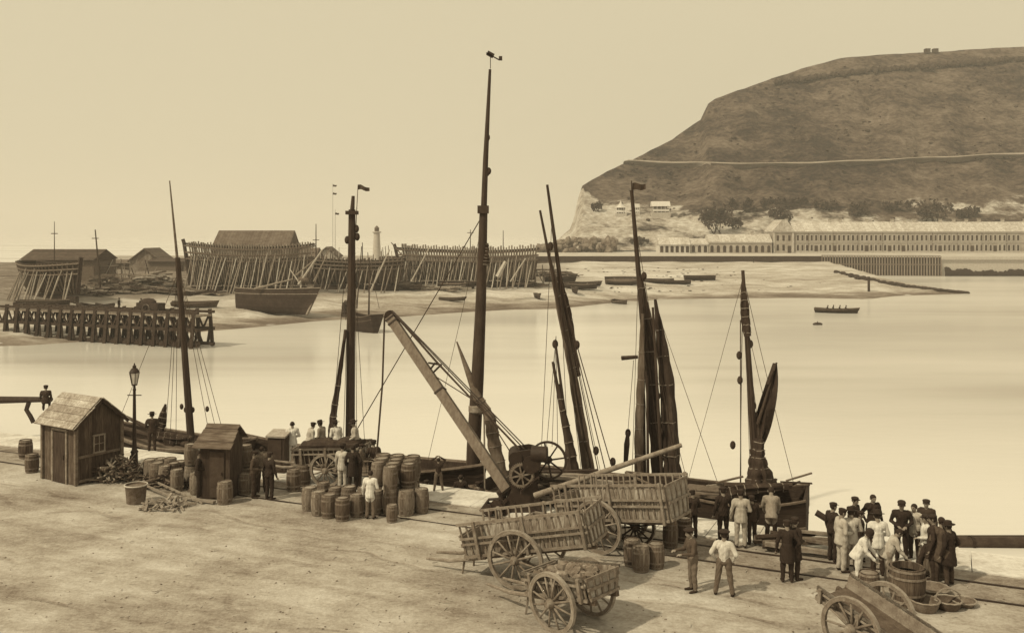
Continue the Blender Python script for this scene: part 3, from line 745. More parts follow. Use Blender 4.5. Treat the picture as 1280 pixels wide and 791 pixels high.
spar(tD, 'gaff', PD(598, 500, Y-.3), PD(571, 427, Y+.6), .19, .03, 'mid_wood')
mb = MB(); mb.lathe([(.24, -.2), (.36, -.1), (.36, .12), (.24, .2)], 12, PD(596.5, 511, Y)-c); obj('mast_band', mb, M['grey_wood'], tD, True)
bundle(tD, [PD(601, 498, Y-.5), PD(612, 522, Y-.7), PD(619, 560, Y-.9), PD(632, 604, Y-1.1)], [.12, .24, .28, .22], name='furled_topsail', mat='pale_sail', seed=13, lumps=.6)
spar(tD, 'boom', PD(600, 496, Y-.5), PD(634, 612, Y-1), .09, .09)
line(tD, PD(604, 268, Y), PD(443, 542, Y+.5), .022); line(tD, PD(603, 280, Y), PD(520, 640, Y+1.2), .010)
for a_, b_ in ((586, 610), (580, 600)): line(tD, PD(604, 280, Y), PD(a_, 630, Y+1.5), .009)
line(tD, PD(605, 520, Y-.5), PD(606, 612, Y-.8), .04, mat='pale_rope', name='halyard')
# D: brig-like smack with two leaning spars
c = at_edge(738, 3.4); c.z = ZW
tE, XE = boat('fishing_ketch', 'dark ketch behind the crane wheel with two raked spars and ragged furled sails', 'sailing ship', c, EA, Hull(8.5, 3.8, 2.35, .4, .2, .9, .7, .6), .5)
Y = at_edge(728, 3.2).y
spar(tE, 'mast', PD(736, 612, Y), PD(684, 231, Y), .16, .05)
spar(tE, 'mizzen_mast', PD(744, 612, Y-.5), PD(675, 263, Y-.2), .12, .045)
bundle(tE, [PD(737, 598, Y-.4), PD(728, 540, Y-.4), PD(714, 460, Y-.3), PD(699, 380, Y-.2), PD(688, 325, Y-.2)], [.25, .2, .17, .13, .06], seed=17, mat='pale_sail', lumps=1.2)
bundle(tE, [PD(722, 470, Y+.2), PD(710, 400, Y+.2), PD(698, 345, Y+.1)], [.14, .2, .08], seed=18, mat='sail')
spar(tE, 'yard', PD(718, 600, Y-1), PD(691, 452, Y-.8), .14, .05)
bundle(tE, [PD(716, 594, Y-1), PD(711, 555, Y-1), PD(703, 510, Y-.9), PD(698, 480, Y-.9)], [.30, .18, .12, .06], name='furled_mizzen', seed=19, lumps=.8)
spar(tE, 'gaff', PD(705, 510, Y-.9), PD(694, 425, Y-.8), .06, .04)
for a_, b_ in ((766, 588), (757, 588), (748, 590)):
    line(tE, PD(704, 372, Y), PD(a_, b_, Y-1.2), .022)
for a_, b_ in ((683, 560), (690, 558), (697, 556)): line(tE, PD(695, 420, Y), PD(a_, b_, Y+1), .012)
for (a_, b_), (e_, f_) in (((700, 345), (712, 598)), ((696, 320), (752, 596)), ((702, 370), (728, 600)), ((690, 270), (676, 575)), ((708, 400), (741, 590))): line(tE, PD(a_, b_, Y-.3), PD(e_, f_, Y-1), .012, .15)
for a_, b_ in ((721, 431), (688, 308), (694, 430), (745, 563), (766, 577)): block(tE, PD(a_, b_, Y-.3), .15)
# E: lugger with tall brown sails behind the cart
c = at_edge(770, 6.6); c.z = ZW
tF, XF = boat('sailing_barge', 'dark barge behind the tall slatted cart, flag at masthead and tall bundled sails', 'sailing ship', c, EA, Hull(9, 4.2, 1.9, .3, .2, .9, .7, .6), .5)
Y = at_edge(815, 6.4).y
spar(tF, 'mast', PD(825, 612, Y), PD(789.5, 238, Y), .19, .07, bend=-.05)
pennant(tF, PD(790.5, 229, Y), .55, .3, droop=.1)
spar(tF, 'flagstaff', PD(789.8, 244, Y), PD(789.5, 226, Y), .03, .02)
bundle(tF, [PD(822, 612, Y-.2), PD(822, 560, Y-.2), PD(815, 480, Y-.2), PD(808, 410, Y-.2), PD(800, 345, Y-.1)], [.24, .26, .24, .24, .09], seed=21)
bundle(tF, [PD(842, 606, Y-.5), PD(840, 560, Y-.5), PD(834, 480, Y-.4), PD(826, 420, Y-.3), PD(819, 374, Y-.2)], [.36, .33, .30, .19, .05], name='furled_mainsail', seed=22)
bundle(tF, [PD(799, 612, Y-.8), PD(799, 540, Y-.8), PD(802, 470, Y-.7), PD(803, 392, Y-.5)], [.19, .2, .17, .07], name='furled_foresail', seed=23, mat='pale_sail', lumps=.7)
spar(tF, 'yard', PD(806, 600, Y-.7), PD(803, 392, Y-.5), .07, .05)
spar(tF, 'sprit', PD(836, 600, Y-.4), PD(806, 400, Y-.3), .07, .05)
spar(tF, 'crosstree', PD(777, 447.5, Y-.6), PD(797, 446, Y-.5), .09, .07)
line(tF, PD(792, 450, Y-.5), PD(782, 575, Y-1), .012); line(tF, PD(818, 378, Y), PD(897, 603, Y-3), .011)
mb = MB(); mb.path([PD(785, 540, Y-1)-c, PD(783.5, 555, Y-1)-c, PD(782, 578, Y-1)-c], [.06, .12, .09], 7); obj('tackle', mb, M['dark_wood'], tF)
for a_, b_ in ((785, 541), (805, 345), (822, 495), (826, 540)): block(tF, PD(a_, b_, Y-.5), .15)
line(tF, PD(794, 280, Y), PD(846, 592, Y-1), .014)
for (a_, b_), (e_, f_) in (((797, 320), (812, 600)), ((803, 380), (829, 602)), ((798, 330), (790, 595)), ((811, 400), (858, 598)), ((822, 400), (851, 600))): line(tF, PD(a_, b_, Y-.4), PD(e_, f_, Y-1), .012, .12)
spar(tF, 'boom', PD(828, 604, Y-.9), PD(816, 384, Y-.6), .07, .05)
spar(tF, 'topmast_spar', PD(810, 600, Y-.9), PD(809, 470, Y-.8), .06, .05)
# F: small lugger at right, stern to the quay
c = at_edge(903, 2.0); c.z = ZW
tG, XG = boat('harbour_lugger', 'dark lugger with a slim mast and a leaf-shaped dark sail hanging from its gaff', 'sailing boat', c, EA+math.pi+R(4), Hull(5.6, 2.8, 3.4, .45, .3, .7, .78, .5, .35, .1), .7)
Y = c.y
mb = MB(); mb.box((0, 0, 0), (1.5, 1.1, .8), (0, 0, EA)); obj('deckhouse', mb, M['dark_wood'], tG, loc=PD(885, 630, Y)-c)
mb = MB(); mb.box((0, 0, .44), (1.7, 1.3, .1), (0, 0, EA)); obj('hatch_cover', mb, M['mid_wood'], tG, loc=PD(885, 630, Y)-c)
spar(tG, 'mast', PD(948, 640, Y), PD(928.5, 338, Y), .17, .06)
bundle(tG, [PD(935, 420, Y), PD(931, 385, Y), PD(928.5, 352, Y)], [.12, .16, .05], name='furled_jib', seed=31)
spar(tG, 'gaff', PD(947, 530, Y-.2), PD(971, 453, Y-.1), .06, .03)
mb = MB(); rows = []
for i in range(13):
    u = i/12; a_ = PD(969.5-19*u**1.1, 454+104*u, Y-.15); wd = .37*math.sin(math.pi*u**1.25*.96+.03)**.8+.04
    rows.append([a_-c+Vector((x*wd, .10*math.sin(x*5+u*7)+.05*math.sin(x*11), 0)) for x in (-.9, -.5, -.15, .2, .5, .75)])
mb.grid(rows); mb.grid([[q+Vector((0, .03, 0)) for q in r] for r in rows]); obj('hanging_sail', mb, M['sail'], tG, True)
bundle(tG, [PD(949, 624, Y-.3), PD(948, 600, Y-.3), PD(947, 570, Y-.2), PD(949, 548, Y-.2)], [.62, .50, .24, .18], name='sail_heap', seed=33)
line(tG, PD(928.5, 342, Y), PD(925, 615, Y+.4), .014); line(tG, PD(928, 350, Y), PD(860, 600, Y+1), .008)
line(tG, PD(925.5, 400, Y+.4), PD(926, 610, Y+.4), .02, name='halyard'); line(tG, PD(932, 400, Y), PD(960, 520, Y-.2), .01)
for (a_, b_), (e_, f_) in (((930, 360), (938, 600)), ((934, 420), (957, 600)), ((929, 345), (992, 604))): line(tG, PD(a_, b_, Y), PD(e_, f_, Y-.3), .01, .1)
for a_, b_ in ((924, 444), (925, 475), (916, 556), (938, 430), (942, 507), (945, 520)): block(tG, PD(a_, b_, Y+.2), .13)
for i in range(7):
    q = XG @ Vector((-2.4+.75*i, 1.38-.03*i*i*.2, .25)); fn = MB(); fn.ball((0, 0, 0), (.16, .13, .26), 9, 6); obj('fender', fn, M['rope'], tG, True, loc=(q.x, q.y-.12, 2.35+.15*math.sin(i*2.1)))
rr = random.Random(52)
for i in range(12):
    a_ = PD(rr.uniform(868, 985), rr.uniform(600, 612), Y-.3); mb = MB(); d_ = Vector((rr.uniform(.4, 1.1), rr.uniform(-.3, .3), rr.uniform(-.12, .3))); mb.bar(a_-c, a_+d_-c, rr.uniform(.05, .12), .05); obj('deck_gear', mb, M[('mid_wood', 'dark_wood', 'grey_wood')[i % 3]], tG)
spar(tG, 'boom', PD(905, 606, Y-.4), PD(990, 606, Y-.5), .1, .08); spar(tG, 'oar', PD(870, 612, Y-.7), PD(975, 622, Y-.6), .05, .04, 'mid_wood')
bundle(tG, [PD(900, 618, Y-.9), PD(930, 612, Y-.9), PD(985, 608, Y-.9)], [.2, .22, .14], name='net_roll', seed=36)
# ------------------------------------------------------------------ far shipyard
def hull_frame(name, label, px, py, L, B, D, facing, z=None, nribs=26, planked=.62, above=.5, shores=18, mat='hull_grey', roof=None, rot=0, ribmat='grey_wood', dist=None, slant=1.0):
    p = bz(px, py) if dist is None else PD(px, py, dist)
    t = thing(name, label, 'ship hull', p, 0, 'hulls on the shipyard slips')
    h = Hull(L, B, D, D*.10, D*.08, L*.05, .5, -.8, .5, 1.0, 2.6)
    X = Matrix.Rotation(facing+rot, 4, 'Z') @ Matrix.Translation((0, 0, .3))
    mb = MB(); mb.xf = X; h.shell(mb, 22, 8, .3, .2, 0, planked); obj('planking', mb, M[mat], t, True, 40)
    mb = MB(); mb.xf = X; mb.box((0, 0, -.15), (L*.98, .5, 1.4)); obj('keel', mb, M['dark_wood'], t)
    for i in range(nribs):
        q = .02+.93*i/(nribs-1); mb = MB(); mb.xf = X; ring = []
        for sd_ in (1, -1):
            pts = [h.p(q, k, sd_)+Vector((0, .12*sd_, -.05)) for k in (.0, .12, .3, .5, .7, .85, 1.0)]
            pts.append(pts[-1]+Vector((0, 0, above*(.5+.5*math.sin(i*2.3)**2))))
            ring = ring+(pts if sd_ == -1 else pts[::-1])
        mb.path(ring, .13, 4); obj('rib', mb, M[ribmat], t)
    for k in (.66, .80, .94):
        mb = MB(); mb.xf = X; h.ts = [i/20 for i in range(21)]; h.rail(mb, .14, k, .2); obj('ribband', mb, M['mid_wood'], t)
    mb = MB(); mb.xf = X; a_ = h.p(1, .3, 1); mb.path([h.p(1, k, 1) for k in (0, .25, .5, .75, 1)]+[h.p(1, 1, 1)+Vector((.2, 0, .6))], .32, 6); obj('stem', mb, M['dark_wood'], t)
    rr = random.Random(int(px))
    for i in range(shores):
        q = .04+.9*i/(shores-1); sd_ = -1 if math.cos(facing) > 0 else 1
        top = h.p(q, rr.uniform(.62, .9), sd_); foot_ = Vector((top.x+rr.uniform(.3, 1.5)*slant, (abs(top.y)+rr.uniform(1.2, 2.6))*sd_, -.6))
        mb = MB(); mb.xf = X; mb.tube(foot_, top, .12, .09, 6); obj('shore_prop', mb, M[('pale_wood', 'grey_wood', 'grey_wood')[i % 3]], t)
    return t, h, X
hull_frame('ship_hull', 'big ribbed hull below the large long-roofed shed, held by a forest of slanting shores', 311, 364, 20.5, 6.6, 7.4, math.pi, nribs=46, planked=.72, shores=32)
hull_frame('ship_hull', 'open-framed hull with bare rib ends like a comb, behind the tall cutter mast', 585, 357, 26, 7, 6.6, math.pi, nribs=52, planked=.66, above=.9, shores=34)
hull_frame('ship_hull', 'dark planked hull with scaffold planks behind the ketch mast, lowest of the slip hulls', 445, 362, 16, 5.5, 5.0, math.pi, nribs=24, planked=.95, shores=16, mat='hull_mid', ribmat='mid_wood')
hull_frame('ship_hull', 'dark fully planked hull beyond the trestle pier, propped with leaning shores', 66, 375, 15, 6.0, 5.2, -R(38), nribs=22, planked=1.0, above=.02, shores=22, mat='hull_mid', ribmat='mid_wood')
def shed(px, py, wpx, eave, ridge, dep, label, rz=0, name='shed', roof='shed_roof', wall='shed_wall', gable=False, dist=None):
    p = bz(px, py) if dist is None else PD(px, py, dist); sc = p.y/F; W = wpx*sc; e, r_ = eave*sc, ridge*sc
    t = thing(name, label, 'shed', p, rz, 'shipyard sheds')
    mb = MB(); mb.box((0, dep/2, e/2-.5), (W, dep, e+1)); 
    if gable: mb.prism([(-W/2, e), (0, r_-.1), (W/2, e)], 0, dep, 1)
    obj('wall', mb, M[wall], t)
    mb = MB()
    if gable:
        for s_ in (1, -1): mb.bar((s_*W*.26, dep/2, (e+r_)/2+.12), (s_*W*.26, dep/2+.01, (e+r_)/2+.12), .1)
        mb.prism([(-W*.55, e-.3), (0, r_), (W*.55, e-.3), (W*.55, e), (0, r_+.35), (-W*.55, e)], -.5, dep+.5, 1)
    else: mb.prism([(-.6, e), (dep*.5, r_), (dep+.6, e)], -W*.52, W*.52, 0)
    obj('roof', mb, M[roof], t)
    d_ = MB(); d_.box((0, -.06, e*.3), (W*.16, .15, e*.6)); obj('door', d_, M['door_dark'], t, loc=(W*.2, 0, 0))
    return t
shed(181, 338, 38, 12, 26, 9, 'pale weathered gabled shed between the left hull and the ribbed hull', gable=True)
shed(152, 337, 30, 8, 12, 8, 'low pale lean shed left of the gabled shed')
shed(213, 339, 56, 12, 16, 7, 'long dark low shed touching the ribbed hull bow', roof='hull_mid', wall='mid_wood')
t = shed(312, 343, 94, 30, 55, 12, 'large shed whose long roof rises behind the ribbed hull')
shed(378, 338, 32, 14, 28, 10, 'small dark roofed shed at the stern of the ribbed hull', wall='mid_wood')
shed(408, 330, 26, 10, 20, 8, 'small pale gabled hut behind the slipway scaffold', gable=True, wall='pale_wood')
shed(72, 352, 90, 27, 40, 10, 'dark roofed building shed over the slip at far left', roof='hull_mid', wall='mid_wood')
# lighthouse on the far mole
p = PD(471, 318, 345); t = thing('lighthouse', 'slim pale round lighthouse rising beyond the shipyard', 'lighthouse', p); Hh = 35*345/F
mb = MB(); mb.lathe([(1.5, -3), (1.45, 0), (1.1, Hh*.76)], 14); obj('tower', mb, M['stone_trim'], t, True)
mb = MB(); mb.lathe([(1.1, Hh*.76), (1.6, Hh*.78), (1.6, Hh*.81), (1.1, Hh*.82)], 14); obj('gallery', mb, M['stone_trim'], t)
mb = MB(); mb.lathe([(.85, Hh*.82), (.85, Hh*.93)], 10); obj('lantern', mb, M['glass'], t)
mb = MB(); mb.lathe([(1.0, Hh*.93), (.55, Hh*.98), (.05, Hh*1.03)], 12); obj('dome', mb, M['mid_wood'], t)
mb = MB(); mb.box((0, 5, -1.6), (190, 10, 4.2)); o = obj('breakwater', mb, M['stone_trim'], None, loc=(-75, 348, 1.0)); tag(o, 'low pale breakwater beyond the shipyard, under the lighthouse', 'breakwater')
# poles and masts in the yard
def pole(px, py, ytop, label, r=.11, flags=(), dist=None, tx=0, xt=None, gr='masts and poles in the shipyard'):
    p = bz(px, py) if dist is None else PD(px, py, dist); q = PD(px+tx, ytop, p.y); t = thing('yard_mast', label, 'mast', p, 0, gr)
    mb = MB(); mb.path([Vector((0, 0, -1)), (q-p)*.5, q-p], [r*1.3, r, r*.6], 6); obj('pole', mb, M['mast_wood'], t)
    if xt: mb = MB(); mb.bar(PD(px+tx-4, xt, p.y)-p, PD(px+tx+4, xt, p.y)-p, .14); obj('crosstree', mb, M['mast_wood'], t)
    for fy in flags: pennant(t, PD(px+tx, fy, p.y), .8, .45, droop=.1)
pole(126, 362, 287, 'bare dark mast standing right of the left hull', .16, tx=-7, xt=298)
pole(68, 360, 277, 'thin mast above the far left hull', .09, xt=292)
pole(395, 345, 280, 'short dark mast left of the twin flag poles', .13, xt=300)
pole(416, 345, 229, 'thin pole with small flags, tallest in the shipyard', .03, (231, 241))
pole(419, 345, 262, 'thin pole with one dark flag behind the shipyard', .04, (266,))
pole(453, 352, 303, 'short stubby mast right of the ketch mast', .12)
pole(588, 345, 287, 'sheer leg mast with crosspiece behind the comb-ribbed hull', .11, xt=291)
pole(629, 345, 288, 'plain pole right of the tall cutter mast', .11)
pole(362, 340, 297, 'short pole with a bracket above the large shed', .12, xt=301)
mb_t = None
def prop_pole(a, b, label, r=.16, mat='pale_wood', dist=170):
    p = PD(a[0], a[1], dist); q = PD(b[0], b[1], dist); t = thing('slanting_prop', label, 'timber prop', p, 0, 'long slanting timbers of the shipyard')
    mb = MB(); mb.tube((0, 0, 0), q-p, r, r*.75, 6); obj('timber', mb, M[mat], t)
prop_pole((462, 366), (487, 312), 'pale slanting timber behind the ketch stern')
prop_pole((514, 352), (537, 309), 'pale slanting timber against the comb-ribbed hull')
prop_pole((505, 322), (489, 303), 'short slanting timber above the lighthouse side scaffold', .12, 'mid_wood')
prop_pole((638, 352), (657, 323), 'pale slanting timber at the right end of the comb-ribbed hull')
prop_pole((622, 346), (632, 327), 'broad pale leaning board right of the tall mast', .5)
# scaffold frame at the right end of the yard
p = bz(662, 356); t = thing('slip_scaffold', 'tangled open timber scaffold at the right end of the shipyard', 'scaffold', p)
rr = random.Random(4)
for i in range(9):
    x = -9+i*1.7; mb = MB(); mb.tube((x, rr.uniform(-1, 1), -.6), (x+rr.uniform(-.5, .5), rr.uniform(-.5, 1), rr.uniform(3.8, 6.2)), .15, .11, 6); obj('post', mb, M[('mid_wood', 'grey_wood')[i % 2]], t)
for z in (1.6, 3.0, 4.3):
    mb = MB(); mb.bar((-9.5, -.4, z), (5.5, -.2, z+rr.uniform(-.3, .3)), .25, .3); obj('ledger', mb, M['mid_wood'], t)
for i in range(6):
    mb = MB(); x = rr.uniform(-9, 3); mb.tube((x, -1, 0), (x+rr.uniform(-4, 4), .5, rr.uniform(3.5, 5.5)), .12, .1, 6); obj('brace', mb, M['grey_wood'], t)
# staging poles among the hulls
def staging(px, py, wpx, hpx, n, label, seed):
    p = bz(px, py); sc = p.y/F; W, Hh = wpx*sc, hpx*sc; rr = random.Random(seed); t = thing('staging', label, 'scaffold', p, 0, 'staging round the slip hulls')
    for i in range(n):
        x = rr.uniform(-.5, .5)*W; y = rr.uniform(-2.5, 2.5); mb = MB(); mb.tube((x, y, -1), (x+rr.gauss(0, 1.1), y+rr.uniform(-1, 1), Hh*rr.uniform(.45, 1.05)), .11, .07, 5); obj('pole', mb, M[('mid_wood', 'grey_wood', 'dark_wood', 'pale_wood')[i % 4]], t)
    for i in range(n//4):
        z = Hh*rr.uniform(.2, .75); x = rr.uniform(-.5, .2)*W; mb = MB(); mb.bar((x, -2.6, z), (x+rr.uniform(3, 6), -2.5, z+rr.uniform(-.4, .4)), .4, .1); obj('plank', mb, M[('mid_wood', 'grey_wood')[i % 2]], t)
staging(400, 356, 70, 46, 34, 'thicket of staging poles between the ribbed hull stern and the ketch mast', 61)
staging(492, 355, 60, 46, 30, 'thicket of staging poles at the bow of the comb-ribbed hull', 62)
staging(300, 358, 130, 50, 26, 'staging poles standing along the big ribbed hull', 63)
staging(590, 352, 150, 44, 30, 'staging poles standing along the comb-ribbed hull', 64)
staging(150, 350, 70, 26, 18, 'short poles standing among the plank heaps of the yard', 65)
# heaps of timber in the yard
def heap(px, py, wpx, hpx, n, label, seed, mats=('mid_wood', 'grey_wood'), dist=None):
    p = bz(px, py) if dist is None else PD(px, py, dist); sc = p.y/F; W, Hh = wpx*sc, hpx*sc; rr = random.Random(seed)
    t = thing('timber_heap', label, 'timber heap', p, 0, 'heaps of timber in the shipyard')
    for k_, mn in enumerate(mats):
        mb = MB()
        for i in range(n//len(mats)):
            x = rr.uniform(-.5, .5)*W; hh = Hh*(1-(2*x/W)**2*.7); z = rr.uniform(0, 1)**.8*hh; L = rr.uniform(1.2, 4.5); a = rr.gauss(0, .35); e = rr.gauss(0, .12)
            d = Vector((math.cos(a)*math.cos(e), math.sin(a)*math.cos(e), math.sin(e)))*L/2; c = Vector((x, rr.uniform(-2.2, 2), z))
            s_ = rr.uniform(.16, .4); mb.bar(c-d, c+d, s_, s_*rr.uniform(.5, 1))
        o = obj('timber', mb, M[mn], t); o['kind'] = 'stuff'
heap(140, 357, 56, 14, 90, 'wide tangle of planks left in the shipyard yard, below the low pale shed', 1)
heap(192, 357, 60, 15, 100, 'high tangle of planks below the gabled shed', 2, ('mid_wood', 'grey_wood', 'pale_wood'))
heap(165, 366, 110, 8, 90, 'long low row of planks at the front of the yard', 3, ('dark_wood', 'grey_wood'))
heap(112, 387, 38, 7, 40, 'dark mound of timber on the sand behind the pier', 4, ('dark_wood',))
heap(415, 357, 58, 12, 80, 'dark stack of timber under the scaffolded hull', 5, ('dark_wood', 'mid_wood'))
heap(500, 361, 60, 9, 70, 'timber and old boat ribs left of the comb-ribbed hull', 6)
heap(560, 363, 60, 5, 40, 'thin scatter of planks in front of the comb-ribbed hull', 7, ('grey_wood', 'pale_wood'))
heap(640, 358, 70, 7, 70, 'dark planks below the right scaffold', 8, ('dark_wood', 'mid_wood'))
heap(255, 368, 50, 5, 40, 'low planks on the sand under the ribbed hull bow', 9, ('dark_wood', 'grey_wood'))
heap(90, 368, 90, 9, 90, 'props and planks strewn below the fully planked hull', 11, ('dark_wood', 'grey_wood'))
heap(330, 366, 90, 5, 70, 'offcuts strewn under the big ribbed hull', 12, ('dark_wood', 'pale_wood'))
heap(690, 345, 60, 6, 60, 'dark gear and timber beyond the heavy beached hull', 13, ('dark_wood', 'mid_wood'))
heap(450, 352, 110, 14, 120, 'broad confusion of staging timbers behind the ketch', 10, ('mid_wood', 'dark_wood'))
# stranded boat
p = bz(340, 392); h = Hull(13.0, 4.2, 3.2, .9, .3, 1.3, .62, 0, .42, .2)
t, X = boat('stranded_hulk', 'stranded dismasted hulk lying on the sand with broken spars on its deck', 'boat', p, R(-24), h, .4, 'hull_dark', R(-17), rail='grey_wood')
mb = MB(); mb.xf = X; mb.path([h.p(.97, k, 1)+Vector((.15, 0, 0)) for k in (0, .3, .6, .9)], .22, 6); obj('stem_post', mb, M['grey_wood'], t)
Y = p.y
for a_, b_, r_, mt in (((373, 356), (403, 312), .2, 'pale_wood'), ((318, 361), (366, 349), .18, 'grey_wood'), ((376, 356), (362, 336), .13, 'pale_wood'), ((392, 352), (412, 312), .12, 'grey_wood'), ((370, 344), (399, 320), .12, 'grey_wood')):
    mb = MB(); mb.tube(PD(a_[0], a_[1], Y-1)-p, PD(b_[0], b_[1], Y-.5)-p, r_, r_*.6, 7); obj('broken_spar', mb, M[mt], t)
mb = MB(); mb.ball(PD(379, 350, Y-.6)-p, (.9, .6, .6), 8, 5); obj('tarpaulin', mb, M['pale_sail'], t, True)
# vessel afloat beyond mast B
c = PD(452, 405, 124); c.z = ZW
t, X = boat('moored_sloop', 'small dark sloop afloat off the sand, half hidden by the ketch mast', 'boat', c, math.pi-R(48), Hull(6.5, 2.9, 1.9, .6, .5, .6, .7, .4), .4)
spar(t, 'mast', PD(461, 395, 124), PD(462, 322, 124), .12, .05); spar(t, 'yard', PD(446, 385, 123), PD(452, 308, 123), .09, .05)
bundle(t, [PD(432, 396, 123.6), PD(432, 380, 123.6), PD(434, 376, 123.6)], [.5, .45, .25], seed=40)
line(t, PD(462, 330, 124), PD(474, 385, 124), .03)
# timber pier at left
A_, B_ = Vector((-63, 119.5, .35)), Vector((-34.4, 106.5, .55)); t = thing('timber_pier', 'dark trestle pier of crossed timbers standing in the water at left', 'pier', (A_+B_)/2*1.0)
t.location.z = ZW; O = t.location; D_ = (B_-A_).normalized(); Nn = Vector((-D_.y, D_.x, 0)).normalized()
mb = MB(); mb.bar(A_-O-Vector((0, 0, .05)), B_-O+D_*.3-Vector((0, 0, .05)), 2.6, .22); obj('deck', mb, M['grey_wood'], t)
for nm, z, w_ in (('top_beam', .32, .3), ('middle_beam', -1.55, .34), ('lower_beam', -3.25, .34)):
    for s_ in (-1.25, 1.25):
        mb = MB(); mb.bar(A_-O+Nn*s_+Vector((0, 0, z)), B_-O+Nn*s_+D_*.6+Vector((0, 0, z)), w_, w_); obj(nm, mb, M['dark_wood'], t)
nb = 17
for i in range(nb+1):
    q = A_+(B_-A_)*(i/nb)-O
    for s_ in (-1.25, 1.25):
        mb = MB(); mb.bar(q+Nn*s_*1.0+Vector((0, 0, .6)), q+Nn*s_*1.5+Vector((0, 0, -5.5)), .34, .34, (1, 0, 0)); obj('pile', mb, M['dark_wood'], t)
    mb = MB(); mb.bar(q+Nn*-1.3+Vector((0, 0, -1.6)), q+Nn*1.3+Vector((0, 0, -1.6)), .25); obj('cross_beam', mb, M['dark_wood'], t)
    if i < nb:
        q2 = A_+(B_-A_)*((i+1)/nb)-O; m_ = (q+q2)/2
        for s_ in (-1.25, 1.25):
            mb = MB(); mb.bar(q+Nn*s_+Vector((0, 0, .2)), m_+Nn*s_+Vector((0, 0, -1.5)), .16); mb.bar(q2+Nn*s_+Vector((0, 0, .2)), m_+Nn*s_+Vector((0, 0, -1.5)), .16)
            mb.bar(q+Nn*s_+Vector((0, 0, -1.7)), q+D_*.5+Nn*s_*1.2+Vector((0, 0, -3.2)), .24); mb.bar(q2+Nn*s_+Vector((0, 0, -1.7)), q2-D_*.5+Nn*s_*1.2+Vector((0, 0, -3.2)), .24); obj('brace', mb, M['dark_wood'], t)
# skiffs and small craft on the sand
def skiff(px, py, L, rz, label, roll=0, mat='hull_dark', z=None, hd=.8, name='beached_boat', gr='small boats on the sand flat', flat=False):
    p = bz(px, py) if z is None else G(px, py, z)
    h = Hull(L, L*.32, hd, .3, .15, .4, .7, .0, .4, .1) if not flat else Hull(L, L*.3, hd, .05, .05, .1, .95, 0, .25, .05, 8)
    return boat(name, label, 'boat', p, R(rz), h, .35, mat, R(roll), gr, thwarts=2)
skiff(700, 353, 6.5, 12, 'heavy dark boat hull on the sand just right of the leaning ketch spars', 12, hd=1.5)
skiff(722, 361, 7.5, 170, 'dark decked boat on the sand in the left boat cluster', -10, hd=1.1)
skiff(735, 358, 5.5, 20, 'dark boat on the sand, right end of the left boat cluster', 8)
skiff(708, 349, 4.5, 30, 'small dark boat behind the left boat cluster', 5)
skiff(719, 367, 3.4, -80, 'stubby dark boat seen end on at the front of the left boat cluster', 0, hd=1.1)
skiff(672, 374, 3.0, -75, 'little dark boat seen end on near the water, left of the leaning ketch spars', 0, hd=.9)
skiff(775, 382, 4.0, -60, 'small dark boat at the water edge behind the barge mast', 8, hd=.9)
skiff(780, 356, 8.0, 8, 'large open boat with pale interior on the sand, left of the barge mast', 20, 'hull_mid', hd=1.3)
skiff(823, 354, 6.5, 172, 'dark boat on the sand just right of the barge mast', -6)
skiff(847, 355, 5.8, 3, 'long flat dark punt, middle of the three right of the barge mast', 0, flat=True, hd=.75)
skiff(875, 350, 7.0, 2, 'long flat dark lighter, rightmost of the beached boats', 0, flat=True, hd=1.0)
skiff(570, 361, 6.8, 5, 'dark boat keel up beside the comb-ribbed hull', 14, hd=1.2)
skiff(505, 362, 6.5, 170, 'old boat with open ribs left of the comb-ribbed hull', -12, 'hull_mid', hd=1.1)
skiff(565, 376, 4.4, 0, 'low pale boat lying on the open sand left of the tall cutter mast', 5, 'hull_grey', hd=.45)
skiff(243, 384, 6.5, 8, 'pale low boat on the sand behind the end of the pier', 6, 'hull_grey', hd=.7)
skiff(55, 385, 7.0, 5, 'dark low lighter on the sand at the foot of the far left hull', 0, flat=True, hd=1.1)
t, X = skiff(1045, 391, 6.4, -22, 'rowing boat loaded with people afloat on the open water at right', 0, z=ZW, hd=.6, name='rowing_boat', gr='boats afloat')
mb = MB(); c = t.location
rowers = []
# posts, buoys, spit stones
p = bz(1086, 364); t = thing('mooring_post', 'single dark post standing in the sand near the spit', 'post', p); mb = MB(); mb.lathe([(.28, -1), (.26, 2.4), (.3, 2.5), (.3, 2.9), (.2, 3.0)], 8); obj('pile', mb, M['dark_wood'], t)
p = G(1022, 406, ZW); t = thing('buoy', 'small dark buoy floating below the rowing boat', 'buoy', p); mb = MB(); mb.ball((0, 0, .1), (.7, .35, .25), 10, 6); obj('float', mb, M['iron'], t, True); mb = MB(); mb.tube((0, 0, .3), (0, 0, .5), .05); obj('ring', mb, M['iron'], t)
mb = MB(); rr = random.Random(12)
for i in range(420):
    u = rr.random()**.7; px = 1040+170*u; py = ramp(px, (1040, 338), (1100, 352), (1150, 360), (1208, 366.4))+rr.uniform(-.3, 2.6)*(1.15-u)
    p = bz(px, py); s_ = rr.uniform(.2, .75); mb.ball(p+Vector((0, 0, .1)), (s_, s_*.7, s_*.5), 5, 4)
o = obj('spit_stones', mb, M['weed']); tag(o, 'line of dark weedy stones along the tip of the sand spit', 'stones', None, 'stuff')
mb = MB()
for i in range(220):
    px, py = rr.gauss(780, 90), rr.gauss(346, 9)
    if not (700 < px < 1030 and 332 < py < 366): continue
    px, py = px, rr.uniform(334, 366); p = bz(px, py); s_ = rr.uniform(.08, .3); mb.ball(p+Vector((0, 0, .05)), (s_*1.6, s_*.8, s_*.35), 5, 4)
o = obj('beach_stones', mb, M['weed']); tag(o, 'scattered dark stones and weed on the sand flat', 'stones', None, 'stuff')
